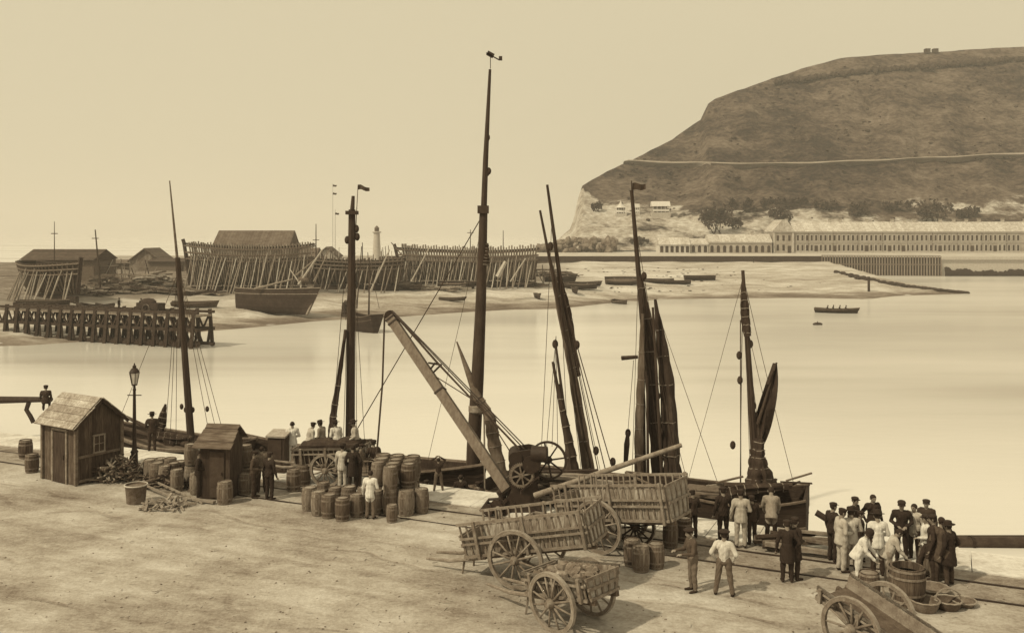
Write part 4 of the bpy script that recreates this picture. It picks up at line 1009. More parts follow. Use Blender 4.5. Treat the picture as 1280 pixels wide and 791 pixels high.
# floating boom at right edge, beyond the kerb
p = G(1196, 682, ZW); t = thing('floating_boom', 'long dark floating timber boom lying in the water beyond the right-hand crowd', 'boom', p)
mb = MB(); mb.path([(0, 0, .12), (4, -.1, .12), (9, -.15, .14)], [.24, .26, .24], 10); obj('log', mb, M['dark_wood'], t, True)
mb = MB(); mb.path([(.2, .42, .1), (4, .36, .1), (9, .3, .1)], [.2, .22, .2], 10); obj('log', mb, M['hull_mid'], t, True)
for x in (.6, 3.2, 6.0): mb = MB(); mb.lathe([(.3, -.05), (.3, .05)], 12); o = obj('chain_band', mb, M['iron'], t, loc=(x, 0, .12)); o.rotation_euler = (0, R(90), 0)
# ================================================================== on the quay
# wooden hut
p0 = G(95, 607); e1 = Vector((.53, .848, 0)).normalized(); e2 = Vector((-.848, .53, 0))
hz_ = math.atan2(e1.y, e1.x)
t = thing('wooden_hut', 'dark board hut with a striped pale plank roof standing at the left of the quay', 'hut', p0, hz_)
Wd, Ln, Ev, Rg = 1.95, 2.1, 2.38, 3.2     # local x: gable width, local y: depth to the left
mb = MB(); mb.prism([(0, 0), (Wd, 0), (Wd, Ev-.05), (Wd/2, Rg-.1), (0, Ev-.05)], 0, .05, 1); obj('gable_wall', mb, M['hut_wall'], t)
mb = MB(); mb.prism([(0, 0), (Wd, 0), (Wd, Ev-.05), (Wd/2, Rg-.1), (0, Ev-.05)], Ln-.05, Ln, 1); obj('gable_wall', mb, M['hut_wall'], t)
mb = MB(); mb.box((.025, Ln/2, Ev/2), (.05, Ln-.11, Ev)); obj('side_wall', mb, M['hut_side'], t)
mb = MB(); mb.box((Wd-.025, Ln/2, Ev/2), (.05, Ln-.11, Ev)); obj('side_wall', mb, M['hut_side'], t)
rr = random.Random(2); mb = MB(); nb_ = 7
for s_ in (0, 1):
    a_ = Vector((Wd/2, 0, Rg)); b_ = Vector((-.22 if s_ == 0 else Wd+.22, 0, Ev-.2)); d_ = (b_-a_)
    for i in range(nb_):
        c0 = a_+d_*(i/nb_); c1 = a_+d_*((i+1.12)/nb_); m_ = (c0+c1)/2
        up = Vector((0, 0, 1)); nrm = Vector((d_.z, 0, -d_.x)); nrm = nrm if nrm.z > 0 else -nrm; nrm.normalize()
        q = m_+nrm*(.03+.012*(i % 2)); L_ = (c1-c0).length
        ang = math.atan2(-d_.z, d_.x)
        mb.box(q+Vector((0, Ln/2-.02+rr.uniform(-.03, .03), 0)), (L_, Ln+.5, .028), Euler((0, ang+(.05 if s_ == 0 else -.05)*0, 0)))
obj('roof', mb, M['hut_roof'], t)
mb = MB()
for s_ in (0, 1):
    a_ = Vector((Wd/2, -.2, Rg-.02)); b_ = Vector((-.22 if s_ == 0 else Wd+.22, -.2, Ev-.22)); mb.bar(a_, b_, .05, .16)
obj('barge_board', mb, M['dark_wood'], t)
mb = MB(); mb.box((.95, -.03, 1.45), (.42, .04, .62)); wn_ = obj('window', mb, M['pane_dark'], t)
mb = MB(); mb.box((.95, -.055, 1.45), (.03, .03, .62)); mb.box((.95, -.056, 1.45), (.42, .03, .03))
for z in (1.12, 1.78): mb.box((.95, -.05, z), (.54, .06, .06))
for x in (.72, 1.18): mb.box((x, -.051, 1.45), (.05, .06, .6))
obj('frame', mb, M['grey_wood'], wn_)
mb = MB(); mb.box((-.03, 1.0, .98), (.05, .75, 1.95)); dr = obj('door', mb, M['hut_wall'], t)
mb = MB(); mb.box((-.06, .72, 1.0), (.04, .04, .18)); obj('handle', mb, M['iron'], dr)
mb = MB()
for y in (.55, 1.45): mb.box((-.04, y, 1.0), (.05, .09, 2.1))
mb.box((-.041, 1.0, 2.04), (.05, 1.0, .09)); obj('door_frame', mb, M['grey_wood'], t)
for x, y in ((-.02, -.02), (Wd+.02, -.02), (-.02, Ln+.02), (Wd+.02, Ln+.02)): mb = MB(); mb.box((x, y, Ev/2-.03), (.12, .12, Ev-.1)); obj('corner_post', mb, M['mid_wood'], t)
for z in (.14, 1.05): mb = MB(); mb.box((Wd/2, -.035, z), (Wd-.14, .04, .1)); obj('wall_batten', mb, M['mid_wood'], t)
# small kiosk
p = G(268, 624); t = thing('quay_kiosk', 'small dark watch booth with a banded plank roof, beside the barrels at left', 'kiosk', p, R(-10))
mb = MB(); mb.box((0, .55, .98), (1.15, 1.05, 1.96)); obj('wall', mb, M['hut_wall'], t)
mb = MB()
for i in range(4): mb.box((0, -.12+.24*i, 1.98+.165*i+.012*(i % 2)), (1.5-.07*i, .34, .03), (R(34), 0, 0))
for i in range(3): mb.box((0, 1.02-.16*i+.1, 2.12+.165*i), (1.46-.05*i, .3, .03), (R(-42), 0, 0))
obj('roof', mb, M['hull_grey'], t)
mb = MB(); mb.prism([(-.02, 1.94), (.66, 2.48), (1.1, 1.94)], -.57, .57, 0); obj('gable', mb, M['hut_wall'], t)
mb = MB(); mb.box((.1, -.0, .9), (.55, .06, 1.65)); d_ = obj('door', mb, M['door_dark'], t); mb = MB(); mb.box((.3, -.05, .95), (.04, .05, .12)); obj('handle', mb, M['iron'], d_)
# pale-topped crate box
p = G(349, 590); t = thing('upright_box', 'upright dark locker with a sloping pale lid beside the white-trousered worker', 'locker', p, R(-12))
mb = MB(); mb.box((0, 0, .75), (.72, .6, 1.5)); obj('body', mb, M['hut_wall'], t)
mb = MB(); mb.box((0, 0, 1.56), (.84, .74, .07), (R(12), 0, 0)); obj('lid', mb, M['pale_wood'], t)
mb = MB(); mb.box((0, -.31, .75), (.5, .04, 1.2)); obj('door', mb, M['dark_wood'], t)
# lamp post
p = G(168, 591); t = thing('street_lamp', 'tall dark iron gas lamp post with a glazed lantern beside the wooden hut', 'street lamp', p)
mb = MB(); mb.lathe([(.2, -.05), (.2, .25), (.15, .32), (.13, .8), (.16, .86), (.10, .95), (.075, 1.3), (.07, 2.2), (.055, 3.3), (.075, 3.34), (.05, 3.4), (.045, 3.55)], 12); obj('post', mb, M['iron'], t, True, 40)
mb = MB(); mb.bar((-.28, 0, 3.12), (.28, 0, 3.12), .035); obj('ladder_bar', mb, M['iron'], t)
mb = MB(); mb.lathe([(.10, 3.56), (.19, 4.02)], 6); ln_ = obj('lantern', mb, M['lamp_glass'], t)
mb = MB()
for k_ in range(6):
    a_ = k_*math.pi/3; mb.tube((.105*math.cos(a_), .105*math.sin(a_), 3.54), (.2*math.cos(a_), .2*math.sin(a_), 4.03), .014, .014, 5)
mb.lathe([(.12, 3.52), (.12, 3.57)], 6); mb.lathe([(.215, 4.02), (.215, 4.05)], 6); obj('frame', mb, M['iron'], ln_)
mb = MB(); mb.lathe([(.21, 4.05), (.12, 4.19), (.07, 4.22), (.08, 4.28), (.03, 4.34), (.03, 4.38), (.005, 4.42)], 10); obj('cap', mb, M['iron'], ln_, True, 40)

# barrels
def make_barrel():
    t = thing('barrel', 'barrel', 'barrel'); r, hh = .27, .80
    prof = [(r*.84, 0), (r*.93, hh*.15), (r, hh*.35), (r*1.02, hh*.5), (r, hh*.65), (r*.93, hh*.85), (r*.84, hh), (r*.77, hh), (r*.77, hh-.05)]
    mb = MB(); mb.lathe(prof, 20); obj('staves', mb, M['stave'], t, True, 50)
    mb = MB(); mb.lathe([(r*.78, hh-.045), (r*.78, hh-.03)], 18); obj('lid', mb, M['barrel_head'], t)
    for z0, z1, ra, rb in ((.02, .08, .86, .90), (.17, .23, .945, .975), (hh-.23, hh-.17, .975, .945), (hh-.08, hh-.02, .90, .86)):
        mb = MB(); mb.lathe([(r*ra+.008, z0), (r*rb+.008, z1)], 20, caps=False); mb.lathe([(r*ra-.004, z0), (r*rb-.004, z1)], 20, caps=False); obj('hoop', mb, M['hoop'], t, True, 60)
    return t
BAR = make_barrel(); bused = [0]; rb_ = random.Random(21)
def barrel(px, py, label, group, sc=1.0, z=0, tip=None, pos=None):
    p = Vector(pos) if pos is not None else G(px, py)
    p.z = z
    o = place(BAR, bused[0], p, rb_.uniform(0, 6), label, group); bused[0] = 1; w_ = sc*rb_.uniform(.92, 1.06); o.scale = (w_, w_, sc*rb_.uniform(.93, 1.05) if not z else sc); o.rotation_euler.x = R(rb_.uniform(-1.5, 1.5)) if z else 0
    if tip: o.rotation_euler = tip
    return o
g1 = 'barrels standing in front of the loaded wagon'
for px, py in ((387, 637), (398, 643), (411, 646), (428, 650)): barrel(px, py, 'weathered hooped barrel in the front rank before the loaded wagon wheel', g1)
for px, py in ((404, 631), (419, 635), (436, 637), (446, 645), (455, 638)): barrel(px, py, 'hooped barrel in the back rank right behind the front rank by the wagon', g1)
g2 = 'barrels stacked two high by the waiting men'
base = G(488, 642); ux, uy = Vector((.54, -.12, 0)), Vector((.02, .57, 0))
for i in range(-1, 2):
    for j in range(4):
        for lv in (0, 1):
            if i == -1 and j == 0 and lv: continue
            if i == 1 and j == 0 and lv: continue
            q = base+ux*i+uy*j
            lab = ('barrel in the bottom tier of the tall block stacked two high beside the waiting men', 'barrel in the upper tier of the tall block stacked two high beside the waiting men')[lv]
            barrel(0, 0, lab, g2, 1.02, z=.82*lv, pos=(q.x+rb_.uniform(-.02, .02), q.y, 0))
barrel(490, 652, 'squat half cask standing alone in front of the tall barrel block', None, .72)
barrel(527, 640, 'darker lone barrel just right of the tall barrel block', None, 1.0)
g3 = 'three casks standing together beside the slatted cart'
barrel(801, 713, 'front cask of the trio standing under the tall slatted cart', g3, .92)
barrel(790, 706, 'left rear cask of the trio standing under the tall slatted cart', g3, .92)
barrel(820, 709, 'right rear cask of the trio standing under the tall slatted cart', g3, .92)
barrel(838, 683, 'cask standing below the tailboard of the tall slatted cart, apart from the trio', None, .95)
barrel(855, 677, 'cask half hidden at right of the one below the cart tailboard', None, .95)
g4 = 'barrels gathered round the small kiosk'
barrel(281, 629, 'barrel standing at the right foot of the small kiosk', g4)
for px, py in ((296, 612), (306, 617)): barrel(px, py, 'barrel behind the two dark men, right of the small kiosk', g4)
b_ = barrel(306, 609, 'lower barrel of a stacked pair right of the kiosk', g4); barrel(0, 0, 'upper barrel of a stacked pair right of the kiosk', g4, z=.82, pos=b_.location)
b_ = barrel(239, 607, 'lower barrel of a stacked pair left of the kiosk', g4); barrel(0, 0, 'upper barrel of a stacked pair left of the kiosk', g4, z=.82, pos=b_.location)
for px, py in ((246, 617), (221, 613)): barrel(px, py, 'single barrel standing left of the kiosk door', g4)
for px, py in ((196, 604), (207, 606), (217, 604)):
    b_ = barrel(px, py, 'barrel in the low row between lamp post and kiosk', g4)
for px, py in ((188, 598), (200, 597), (213, 597), (226, 600)): barrel(px, py, 'barrel in the rear row between lamp post and kiosk', g4)
barrel(367, 613, 'barrel under the wagon shaft, left of the wagon wheel', None); barrel(380, 606, 'barrel half hidden behind the one under the wagon shaft', None)
barrel(40, 590, 'barrel at the far left edge beside the hut', None); barrel(32, 572, 'barrel farther back at the far left edge behind the hut', None)
barrel(1086, 750, 'small cask left of the great vat in the right-hand crowd', None, 1.0)
for px, py in ((1172, 722), (1159, 716)): barrel(px, py, 'barrel hidden among the dark crowd at right', None, .9)
# great vat
p = G(1134, 754); t = thing('large_vat', 'large open-topped wooden vat in front of the right-hand crowd', 'vat', p)
mb = MB(); mb.lathe([(.36, 0), (.44, .35), (.46, .6), (.42, .98), (.37, .98), (.38, .9), (.38, .8)], 22); obj('staves', mb, M['stave'], t, True, 50)
for z0, r_ in ((.1, .395), (.3, .438), (.72, .462), (.9, .44)):
    mb = MB(); mb.lathe([(r_, z0), (r_, z0+.06)], 22, caps=False); mb.lathe([(r_+.012, z0), (r_+.012, z0+.06)], 22, caps=False); obj('hoop', mb, M['hoop'], t)
mb = MB(); mb.lathe([(.375, .78), (.375, .8)], 20); obj('contents', mb, M['sacking'], t)
# baskets
def basket(px, py, r, hh, label, handle=False):
    p = G(px, py); t = thing('basket', label, 'basket', p, 0, 'baskets on the ground at right')
    mb = MB(); mb.lathe([(r*.75, 0), (r*.95, hh*.6), (r, hh), (r*.9, hh), (r*.85, hh*.55), (r*.7, .04)], 18); obj('body', mb, M['cart_dark'] if handle else M['mid_wood'], t, True, 50)
    mb = MB(); mb.path([(r*math.cos(a), r*math.sin(a), hh+.01*(i % 2)) for i, a in enumerate([k*2*math.pi/24 for k in range(25)])], .025, 5); obj('rim', mb, M['grey_wood'], t)
    if handle: mb = MB(); mb.path([(r*math.cos(a), 0, hh+r*.9*math.sin(a)) for a in [k*math.pi/10 for k in range(11)]], .022, 5); obj('handle', mb, M['grey_wood'], t)
basket(1156, 762, .36, .26, 'round dark wicker basket nearest the great vat', False)
basket(1185, 760, .33, .22, 'round wicker basket with a hoop handle right of the others', True)
basket(1166, 741, .42, .16, 'shallow dark wicker tray behind the two round baskets')
basket(1205, 756, .30, .12, 'flat low wicker tray at the right end of the baskets')
# tub, brushwood, ladder, planks
p = G(170, 628); t = thing('wash_tub', 'pale-rimmed round tub on the ground in front of the lamp post', 'tub', p)
mb = MB(); mb.lathe([(.36, 0), (.42, .7), (.44, .72), (.44, .77), (.40, .77), (.39, .7)], 22); t.scale = (.88, .88, .85); obj('body', mb, M['mid_wood'], t, True, 50)
mb = MB(); mb.path([(.44*math.cos(a), .44*math.sin(a), .76) for a in [k*2*math.pi/24 for k in range(25)]], .03, 6); obj('rim', mb, M['pale_wood'], t)
mb = MB(); mb.lathe([(.4, .64), (.4, .66)], 18); obj('contents', mb, M['dark_wood'], t)
def brush(px, py, wpx, hpx, n, label, seed, mats, name='brushwood_heap'):
    p = G(px, py); sc = p.y/F; W, Hh = wpx*sc, hpx*sc; rr = random.Random(seed); t = thing(name, label, 'heap', p)
    for mn in mats:
        mb = MB()
        for i in range(n//len(mats)):
            x = rr.uniform(-.5, .5)*W; z = rr.uniform(0, 1)*Hh*(1-(2*x/W)**2); L = rr.uniform(.25, .8); d = Vector((rr.gauss(0, 1), rr.gauss(0, 1), rr.gauss(0, .4))).normalized()*L/2
            c = Vector((x, rr.uniform(-.45, .45), z+.05)); mb.bar(c-d, c+d, rr.uniform(.03, .09), rr.uniform(.02, .06))
        o = obj('stick', mb, M[mn], t); o['kind'] = 'stuff'
brush(150, 600, 64, 26, 260, 'heap of dark brushwood and scrap between the hut and the lamp post', 5, ('dark_wood', 'mid_wood', 'grey_wood'))
brush(212, 608, 60, 18, 150, 'heap of dark gear and sticks among the barrels between lamp post and kiosk', 9, ('dark_wood', 'mid_wood'), 'gear_heap')
brush(205, 634, 52, 4, 60, 'low scatter of straw and chips below the leaning ladder', 6, ('grey_wood',), 'straw_litter')
brush(660, 632, 60, 8, 70, 'litter of chain and scrap iron at the foot of the crane', 7, ('iron',), 'scrap_litter')
p = G(215, 628); t = thing('ladder', 'light wooden ladder lying aslant on the ground right of the round tub', 'ladder', p)
a_, b_ = PD(186, 603, G(186, 612).y)-p, G(245, 632)-p+Vector((0, 0, .06))
for s_ in (-.18, .18): mb = MB(); mb.bar(a_+Vector((s_, s_*.9, 0)), b_+Vector((s_, s_*.9, 0)), .05, .07); obj('stile', mb, M['grey_wood'], t)
for i in range(8):
    c_ = a_+(b_-a_)*((i+.5)/8); mb = MB(); mb.tube(c_+Vector((-.18, -.16, 0)), c_+Vector((.18, .16, 0)), .02); obj('rung', mb, M['grey_wood'], t)
p = G(225, 624); mb = MB(); mb.bar(Vector((0, 0, .08)), G(268, 630)-p+Vector((0, 0, .08)), .16, .07)
tag(obj('plank', mb, M['grey_wood'], None, loc=p), 'single pale plank lying on the ground toward the kiosk', 'plank')
p = G(135, 592); mb = MB(); mb.bar(PD(122, 577, p.y)-p, PD(142, 588, p.y-.6)-p, .07, .07)
tag(obj('pole', mb, M['grey_wood'], None, loc=p), 'short pole leaning on the brushwood against the hut', 'pole')

# ------------------------------------------------------------------ carts
def wheel_parts(r, nsp, mat):
    fel = MB(); prof = [(r-.085, -.045), (r-.005, -.045), (r-.005, .045), (r-.085, .045)]
    n = 36; vs = []; fs = []
    for k_ in range(n):
        a = 2*math.pi*k_/n
        for q, y in prof: vs.append((q*math.cos(a), y, q*math.sin(a)))
    for k_ in range(n):
        for j in range(4): fs.append((k_*4+j, k_*4+(j+1) % 4, ((k_+1) % n)*4+(j+1) % 4, ((k_+1) % n)*4+j))
    fel.add(vs, fs)
    ty = MB(); vs = []; fs = []
    for k_ in range(n):
        a = 2*math.pi*k_/n
        for q, y in [(r-.004, -.05), (r+.014, -.05), (r+.014, .05), (r-.004, .05)]: vs.append((q*math.cos(a), y, q*math.sin(a)))
    for k_ in range(n):
        for j in range(4): fs.append((k_*4+j, k_*4+(j+1) % 4, ((k_+1) % n)*4+(j+1) % 4, ((k_+1) % n)*4+j))
    ty.add(vs, fs)
    hub = MB(); hub.path([(0, -.2, 0), (0, -.16, 0), (0, -.07, 0), (0, .07, 0), (0, .16, 0)], [.07, .085, .125, .125, .09], 12)
    sp = MB(); sp.path([(0, -.03, .09), (0, -.03, r*.5), (0, 0, r-.07)], [.034, .028, .024], 6)
    return (fel.mesh('rim', [M[mat]], True, 40), ty.mesh('tyre', [M['tyre']], True, 40), hub.mesh('hub', [M[mat]], True, 40), sp.mesh('spoke', [M[mat]], True))
def add_wheel(t, parts, loc, nsp, phase=0, cant=0):
    w_ = obj('wheel', parts[0], None, t, loc=loc); w_.rotation_euler = (cant, phase, 0)
    obj('tyre', parts[1], None, w_); obj('hub', parts[2], None, w_)
    for k_ in range(nsp): s_ = obj('spoke', parts[3], None, w_); s_.rotation_euler = (0, 2*math.pi*k_/nsp, 0)
    return w_
def cart(label, contact, b, r, track, x0, x1, wid, sh, pitch, floor_z, shaft, nsp=12, lean=.12, tail=True, mats=('cart_board', 'cart_wood'), upper=.45, props=True, name='two_wheeled_cart', post=0.05, front=True):
    """local x runs along the cart to its tail; near wheel touches the ground at `contact`"""
    rz = -R(b); ax = Vector((math.sin(R(b)), math.cos(R(b)), 0)); c = Vector(contact)+ax*track/2
    t = thing(name, label, 'cart', (c.x, c.y, 0), rz, 'carts drawn up on the quay'); wp = wheel_parts(r, nsp, mats[1])
    add_wheel(t, wp, (0, -track/2, r+.012), nsp, .2, R(3)); add_wheel(t, wp, (0, track/2, r+.012), nsp, .5, R(-3))
    mb = MB(); mb.bar((0, -track/2-.05, r), (0, track/2+.05, r), .09, .11); obj('axle', mb, M['cart_dark'], t)
    X = Matrix.Translation((0, 0, r+.05)) @ Matrix.Rotation(-pitch, 4, 'Y')
    mb = MB(); mb.xf = X; mb.box(((x0+x1)/2, 0, floor_z), (x1-x0, wid, .05)); 
    for s_ in (-.4, .4): mb.box(((x0+x1)/2, s_*wid, floor_z-.08), (x1-x0+.3, .09, .12))
    obj('floor', mb, M['cart_dark'], t)
    rr = random.Random(int(b*10+r*100))
    for s_ in (-1, 1):
        y0, y1 = s_*wid/2, s_*(wid/2+lean)
        def P_(x, u): return Vector((x, y0+(y1-y0)*u, floor_z+sh*u))
        mb = MB(); mb.xf = X; lo = 1-upper
        mb.add([P_(x0, .02), P_(x1, .02), P_(x1, lo), P_(x0, lo)]+[P_(x, u)+Vector((0, s_*.025, 0)) for x, u in ((x0, .02), (x1, .02), (x1, lo), (x0, lo))], [(0, 1, 2, 3), (4, 7, 6, 5), (0, 4, 5, 1), (3, 2, 6, 7), (0, 3, 7, 4), (1, 5, 6, 2)])
        sp_ = obj('side_panel', mb, M[mats[0]], t)
        mb = MB(); mb.xf = X; n_ = int((x1-x0)/.21)
        for i in range(n_+1):
            if rr.random() < .06: continue
            x = x0+(x1-x0)*i/n_; a_, b_ = P_(x, 0)+Vector((0, s_*.045, 0)), P_(x+rr.uniform(-.04, .04), rr.uniform(.985, 1.02))+Vector((0, s_*.045, 0)); mb.bar(a_, b_, .045, .035, (0, 1, 0))
        obj('slats', mb, M[mats[1]], sp_)
        mb = MB(); mb.xf = X
        for u in (.0, .38*lo/.55 if lo > .5 else lo*.5, lo, 1.0):
            a_, b_ = P_(x0-.06, u)+Vector((0, s_*.085, 0)), P_(x1+.06, u)+Vector((0, s_*.085, 0)); mb.bar(a_, b_, .05, .055 if u not in (0, 1.0) else .075, (0, 0, 1))
        obj('side_rail', mb, M[mats[1]], sp_)
        for x in (x0+(x1-x0)*.12, x0+(x1-x0)*.52, x1-.1):
            mb = MB(); mb.xf = X; mb.bar(P_(x, -.1)+Vector((0, s_*.15, 0)), P_(x+post, 1.06)+Vector((0, s_*.13, 0)), .08, .07, (0, 1, 0)); obj('stanchion', mb, M[mats[1]], sp_)
    for xx, nm in ((x1, 'tailboard'), (x0, 'headboard')):
        if nm == 'tailboard' and not tail: continue
        mb = MB(); mb.xf = X; W0, W1 = wid/2, wid/2+lean; s2 = 1 if xx == x1 else -1
        hh = sh*(.62 if nm == 'headboard' and upper > .2 else .96)
        mb.add([Vector((xx+s2*d, y, z)) for d in (0, .03) for y, z in ((-W0+.03, floor_z+.02), (W0-.03, floor_z+.02), (W1-.05, floor_z+hh), (-W1+.05, floor_z+hh))], [(0, 1, 2, 3), (4, 7, 6, 5), (0, 4, 5, 1), (1, 5, 6, 2), (2, 6, 7, 3), (3, 7, 4, 0)])
        tb = obj(nm, mb, M['pale_wood' if nm == 'tailboard' else mats[1]], t)
        mb = MB(); mb.xf = X
        for i in range(5):
            f = -1+.5*i; mb.bar((xx+s2*.05, f*(W0-.05), floor_z), (xx+s2*.05, f*(W1-.06), floor_z+hh), .06, .04, (1, 0, 0))
        for u in (0.0, .5, 1): mb.bar((xx+s2*.09, -W0-.1*u, floor_z+hh*u), (xx+s2*.09, W0+.1*u, floor_z+hh*u), .05, .07)
        obj('batten', mb, M[mats[1]], tb)
    for s_ in (-1, 1):
        mb = MB(); mb.xf = X; mb.path([(x0+.5, s_*wid*.42, floor_z-.1), (x0, s_*wid*.42, floor_z-.1), (x0-shaft*.5, s_*.36, floor_z-.13), (x0-shaft, s_*.30, floor_z-.02)], [.06, .06, .052, .035], 7); obj('shaft', mb, M[mats[1]], t, True)
    if props:
        e_ = X @ Vector((x0-.25, 0, floor_z-.1)); mb = MB()
        for s_ in (-1, 1): mb.bar(e_+Vector((0, s_*.3, 0)), Vector((e_.x-.05, s_*.36, 0.01)), .05)
        obj('prop_leg', mb, M[mats[1]], t)
    return t, X
c1, X1_ = cart('long slat-sided cart standing just behind the small tip cart full of rubble', G(644, 737), 24, .80, 1.75, -1.6, 2.1, 1.15, .92, R(12.5), .10, 1.5)
c2, X2_ = cart('small low tip cart full of rubble in front of the long slatted cart', G(690, 791), 44, .72, 1.5, -.95, .95, 1.05, .5, R(9), .06, 1.75, nsp=12, upper=0.0, lean=.1)
mb = MB(); rr = random.Random(15)
for i in range(110):
    x, y = rr.uniform(-.85, .7), rr.uniform(-.45, .45); z = .36+.25*(1-(x/.95)**2)*(1-(y/.6)**2)*rr.uniform(.5, 1.1); s_ = rr.uniform(.05, .15)
    mb.xf = c2.matrix_basis @ X2_ @ Matrix.Translation((x, y, z)) @ Euler((rr.uniform(0, 6), rr.uniform(0, 6), 0)).to_matrix().to_4x4(); mb.ball((0, 0, 0), (s_*1.3, s_, s_*.8), 6, 4)
mb.xf = c2.matrix_basis @ X2_; mb.grid([[Vector((-.9+.18*i, -.52+.13*j, .30+.22*(1-((i-5)/5)**2)*(1-((j-4)/4)**2))) for j in range(9)] for i in range(11)]); mb.xf = None
o = obj('rubble_load', mb, m_plain('rubble', .17, .5, 3, worn=.2), None, True); tag(o, 'load of rubble and sacking heaped in the small tip cart', 'rubble', None, 'stuff')
c3, X3_ = cart('tall slatted cart behind the long one, its tailboard turned to the right toward the lugger', G(747, 692), 36, .80, 1.7, -1.5, 2.3, 1.2, 1.05, R(9), .12, 1.6, mats=('cart_board', 'cart_wood'), upper=.42)
c4, X4_ = cart('tipped empty cart at the lower right corner, floor boards showing between its two wheels', G(1108, 806), 232, .72, 1.45, -1.3, 1.0, 1.05, .3, R(17), .05, 1.2, upper=0.0, lean=.05, tail=False, props=False, mats=('cart_wood', 'cart_wood'))
c5, X5_ = cart('dark loaded wagon with a pale spoked wheel, men in white sitting along its top', G(407, 609), 14, .63, 1.5, -1.3, 1.25, 1.2, .62, R(4), .15, 1.4, upper=0.0, mats=('hut_wall', 'cart_wood'))
mb = MB(); mb.xf = c5.matrix_basis @ X5_; mb.box((0, 0, .62), (2.3, 1.1, .5)); mb.ball((-.4, -.1, .85), (.9, .5, .22)); mb.ball((.6, .1, .85), (.6, .5, .2)); mb.xf = None
o = obj('wagon_load', mb, M['sail']); tag(o, 'dark sheeted load filling the wagon the men sit on', 'load')
# a dark limber wheel pair standing under the tall cart
p = G(797, 690); t = thing('spare_wheel', 'dark spoked wheel standing in shade under the tall slatted cart', 'wheel', p+Vector((0, .5, 0)), R(-25)); wp = wheel_parts(.62, 14, 'dark_wood'); add_wheel(t, wp, (0, 0, .635), 14)

# ------------------------------------------------------------------ crane
p = G(655, 640); t = thing('quay_crane', 'hand-cranked iron quay crane with a long timber jib leaning left over the water', 'crane', p)
def rel(px, py, Y): return PD(px, py, Y)-p
Y = p.y
mb = MB(); mb.box((.05, .1, .06), (2.0, 1.7, .12), (0, 0, EA)); obj('stone_base', mb, M['coping'], t)
def frame_plate(y):
    poly = [(-.78, .1), (.72, .1), (.62, .55), (.5, 1.2), (.62, 1.6), (.7, 1.95), (.5, 2.2), (.2, 2.26), (-.25, 2.2), (-.5, 1.95), (-.62, 1.5), (-.5, .9), (-.68, .5)]
    mb = MB(); mb.prism([(x*.86, z) for x, z in poly], y-.04, y+.04, 1); return mb
obj('side_frame', frame_plate(-.42), M['iron'], t); obj('side_frame', frame_plate(.42), M['iron'], t)
mb = MB(); mb.path([(0, -.36, 1.55), (0, .36, 1.55)], .34, 18); obj('chain_drum', mb, M['iron'], t, True, 40)
mb = MB(); mb.path([(-.3, -.5, 1.95), (-.3, .5, 1.95)], .24, 16); obj('winding_drum', mb, M['iron'], t, True, 40)
for x, z in ((.4, .5), (-.45, .5), (.35, 1.9)):
    mb = MB(); mb.tube((x, -.5, z), (x, .5, z), .06, .06, 8); obj('tie_rod', mb, M['iron'], t)
def gear(name, c, r, nsp, y0, rim=.06, mat='iron', teeth=0):
    mb = MB(); n = 32; vs = []; fs = []
    for k_ in range(n):
        a = 2*math.pi*k_/n
        for q, y in [(r-rim, -.04), (r, -.04), (r, .04), (r-rim, .04)]: vs.append((q*math.cos(a), y, q*math.sin(a)))
    for k_ in range(n):
        for j in range(4): fs.append((k_*4+j, k_*4+(j+1) % 4, ((k_+1) % n)*4+(j+1) % 4, ((k_+1) % n)*4+j))
    mb.add(vs, fs)
    for k_ in range(teeth): a = 2*math.pi*k_/teeth; mb.box(((r+.015)*math.cos(a), 0, (r+.015)*math.sin(a)), (.04, .07, .03), (0, -a, 0))
    g_ = obj(name, mb, M[mat], t, loc=c)
    mb = MB(); mb.path([(0, -.09, 0), (0, .09, 0)], r*.2, 10); obj('hub', mb, M[mat], g_)
    for k_ in range(nsp): a = 2*math.pi*k_/nsp+.2; mb = MB(); mb.bar((0, 0, 0), ((r-rim*.5)*math.cos(a), 0, (r-rim*.5)*math.sin(a)), .05, .05, (0, 1, 0)); obj('spoke', mb, M[mat], g_)
    return g_
gw = gear('flywheel', rel(685, 575, Y-.2), .66, 8, 0, .07); gw.rotation_euler = (0, 0, R(-16))
gear('gear_wheel', rel(652, 594, Y-.58), .40, 8, 0, .07, 'hoop', 40)
mb = MB(); q = rel(664, 580, Y-.55); mb.path([q, q+Vector((0, -.09, 0))], .3, 20); obj('brake_disc', mb, M['iron'], t, True, 40)
mb = MB(); q = rel(672, 567, Y-.45); mb.path([q, rel(686, 575, Y-.2)+Vector((.1, 0, 0))], .06, 8); mb.path([q+Vector((-.2, 0, 0)), q+Vector((.32, -.1, 0))], .27, 14); obj('brake_drum', mb, M['iron'], t, True, 40)
for k_ in (-1, 1):
    mb = MB(); a_ = rel(662, 604, Y-.6); mb.bar(a_, a_+Vector((.3*k_, -.1, .25*k_)), .05); mb.tube(a_+Vector((.3*k_, -.1, .25*k_)), a_+Vector((.3*k_, -.4, .25*k_)), .025); obj('crank_handle', mb, M['iron'], t)
JY0, JY1 = Y-.15, 36.2
foot, head = rel(634, 612, JY0), rel(488, 397, JY1)
mb = MB(); d_ = (head-foot); n = 8
mb.bar(foot, head, .34, .40, (0, 1, 0)); obj('jib', mb, M['jib_wood'], t)
for f in (.965, .99, .55): mb = MB(); q = foot+d_*f; mb.bar(q-d_*.004, q+d_*.004, .39, .45, (0, 1, 0)); obj('iron_band', mb, M['iron'], t)
mb = MB(); q = head+Vector((-.02, 0, .08)); mb.path([q+Vector((0, -.08, 0)), q+Vector((0, .08, 0))], .2, 16); obj('sheave', mb, M['iron'], t, True, 40)
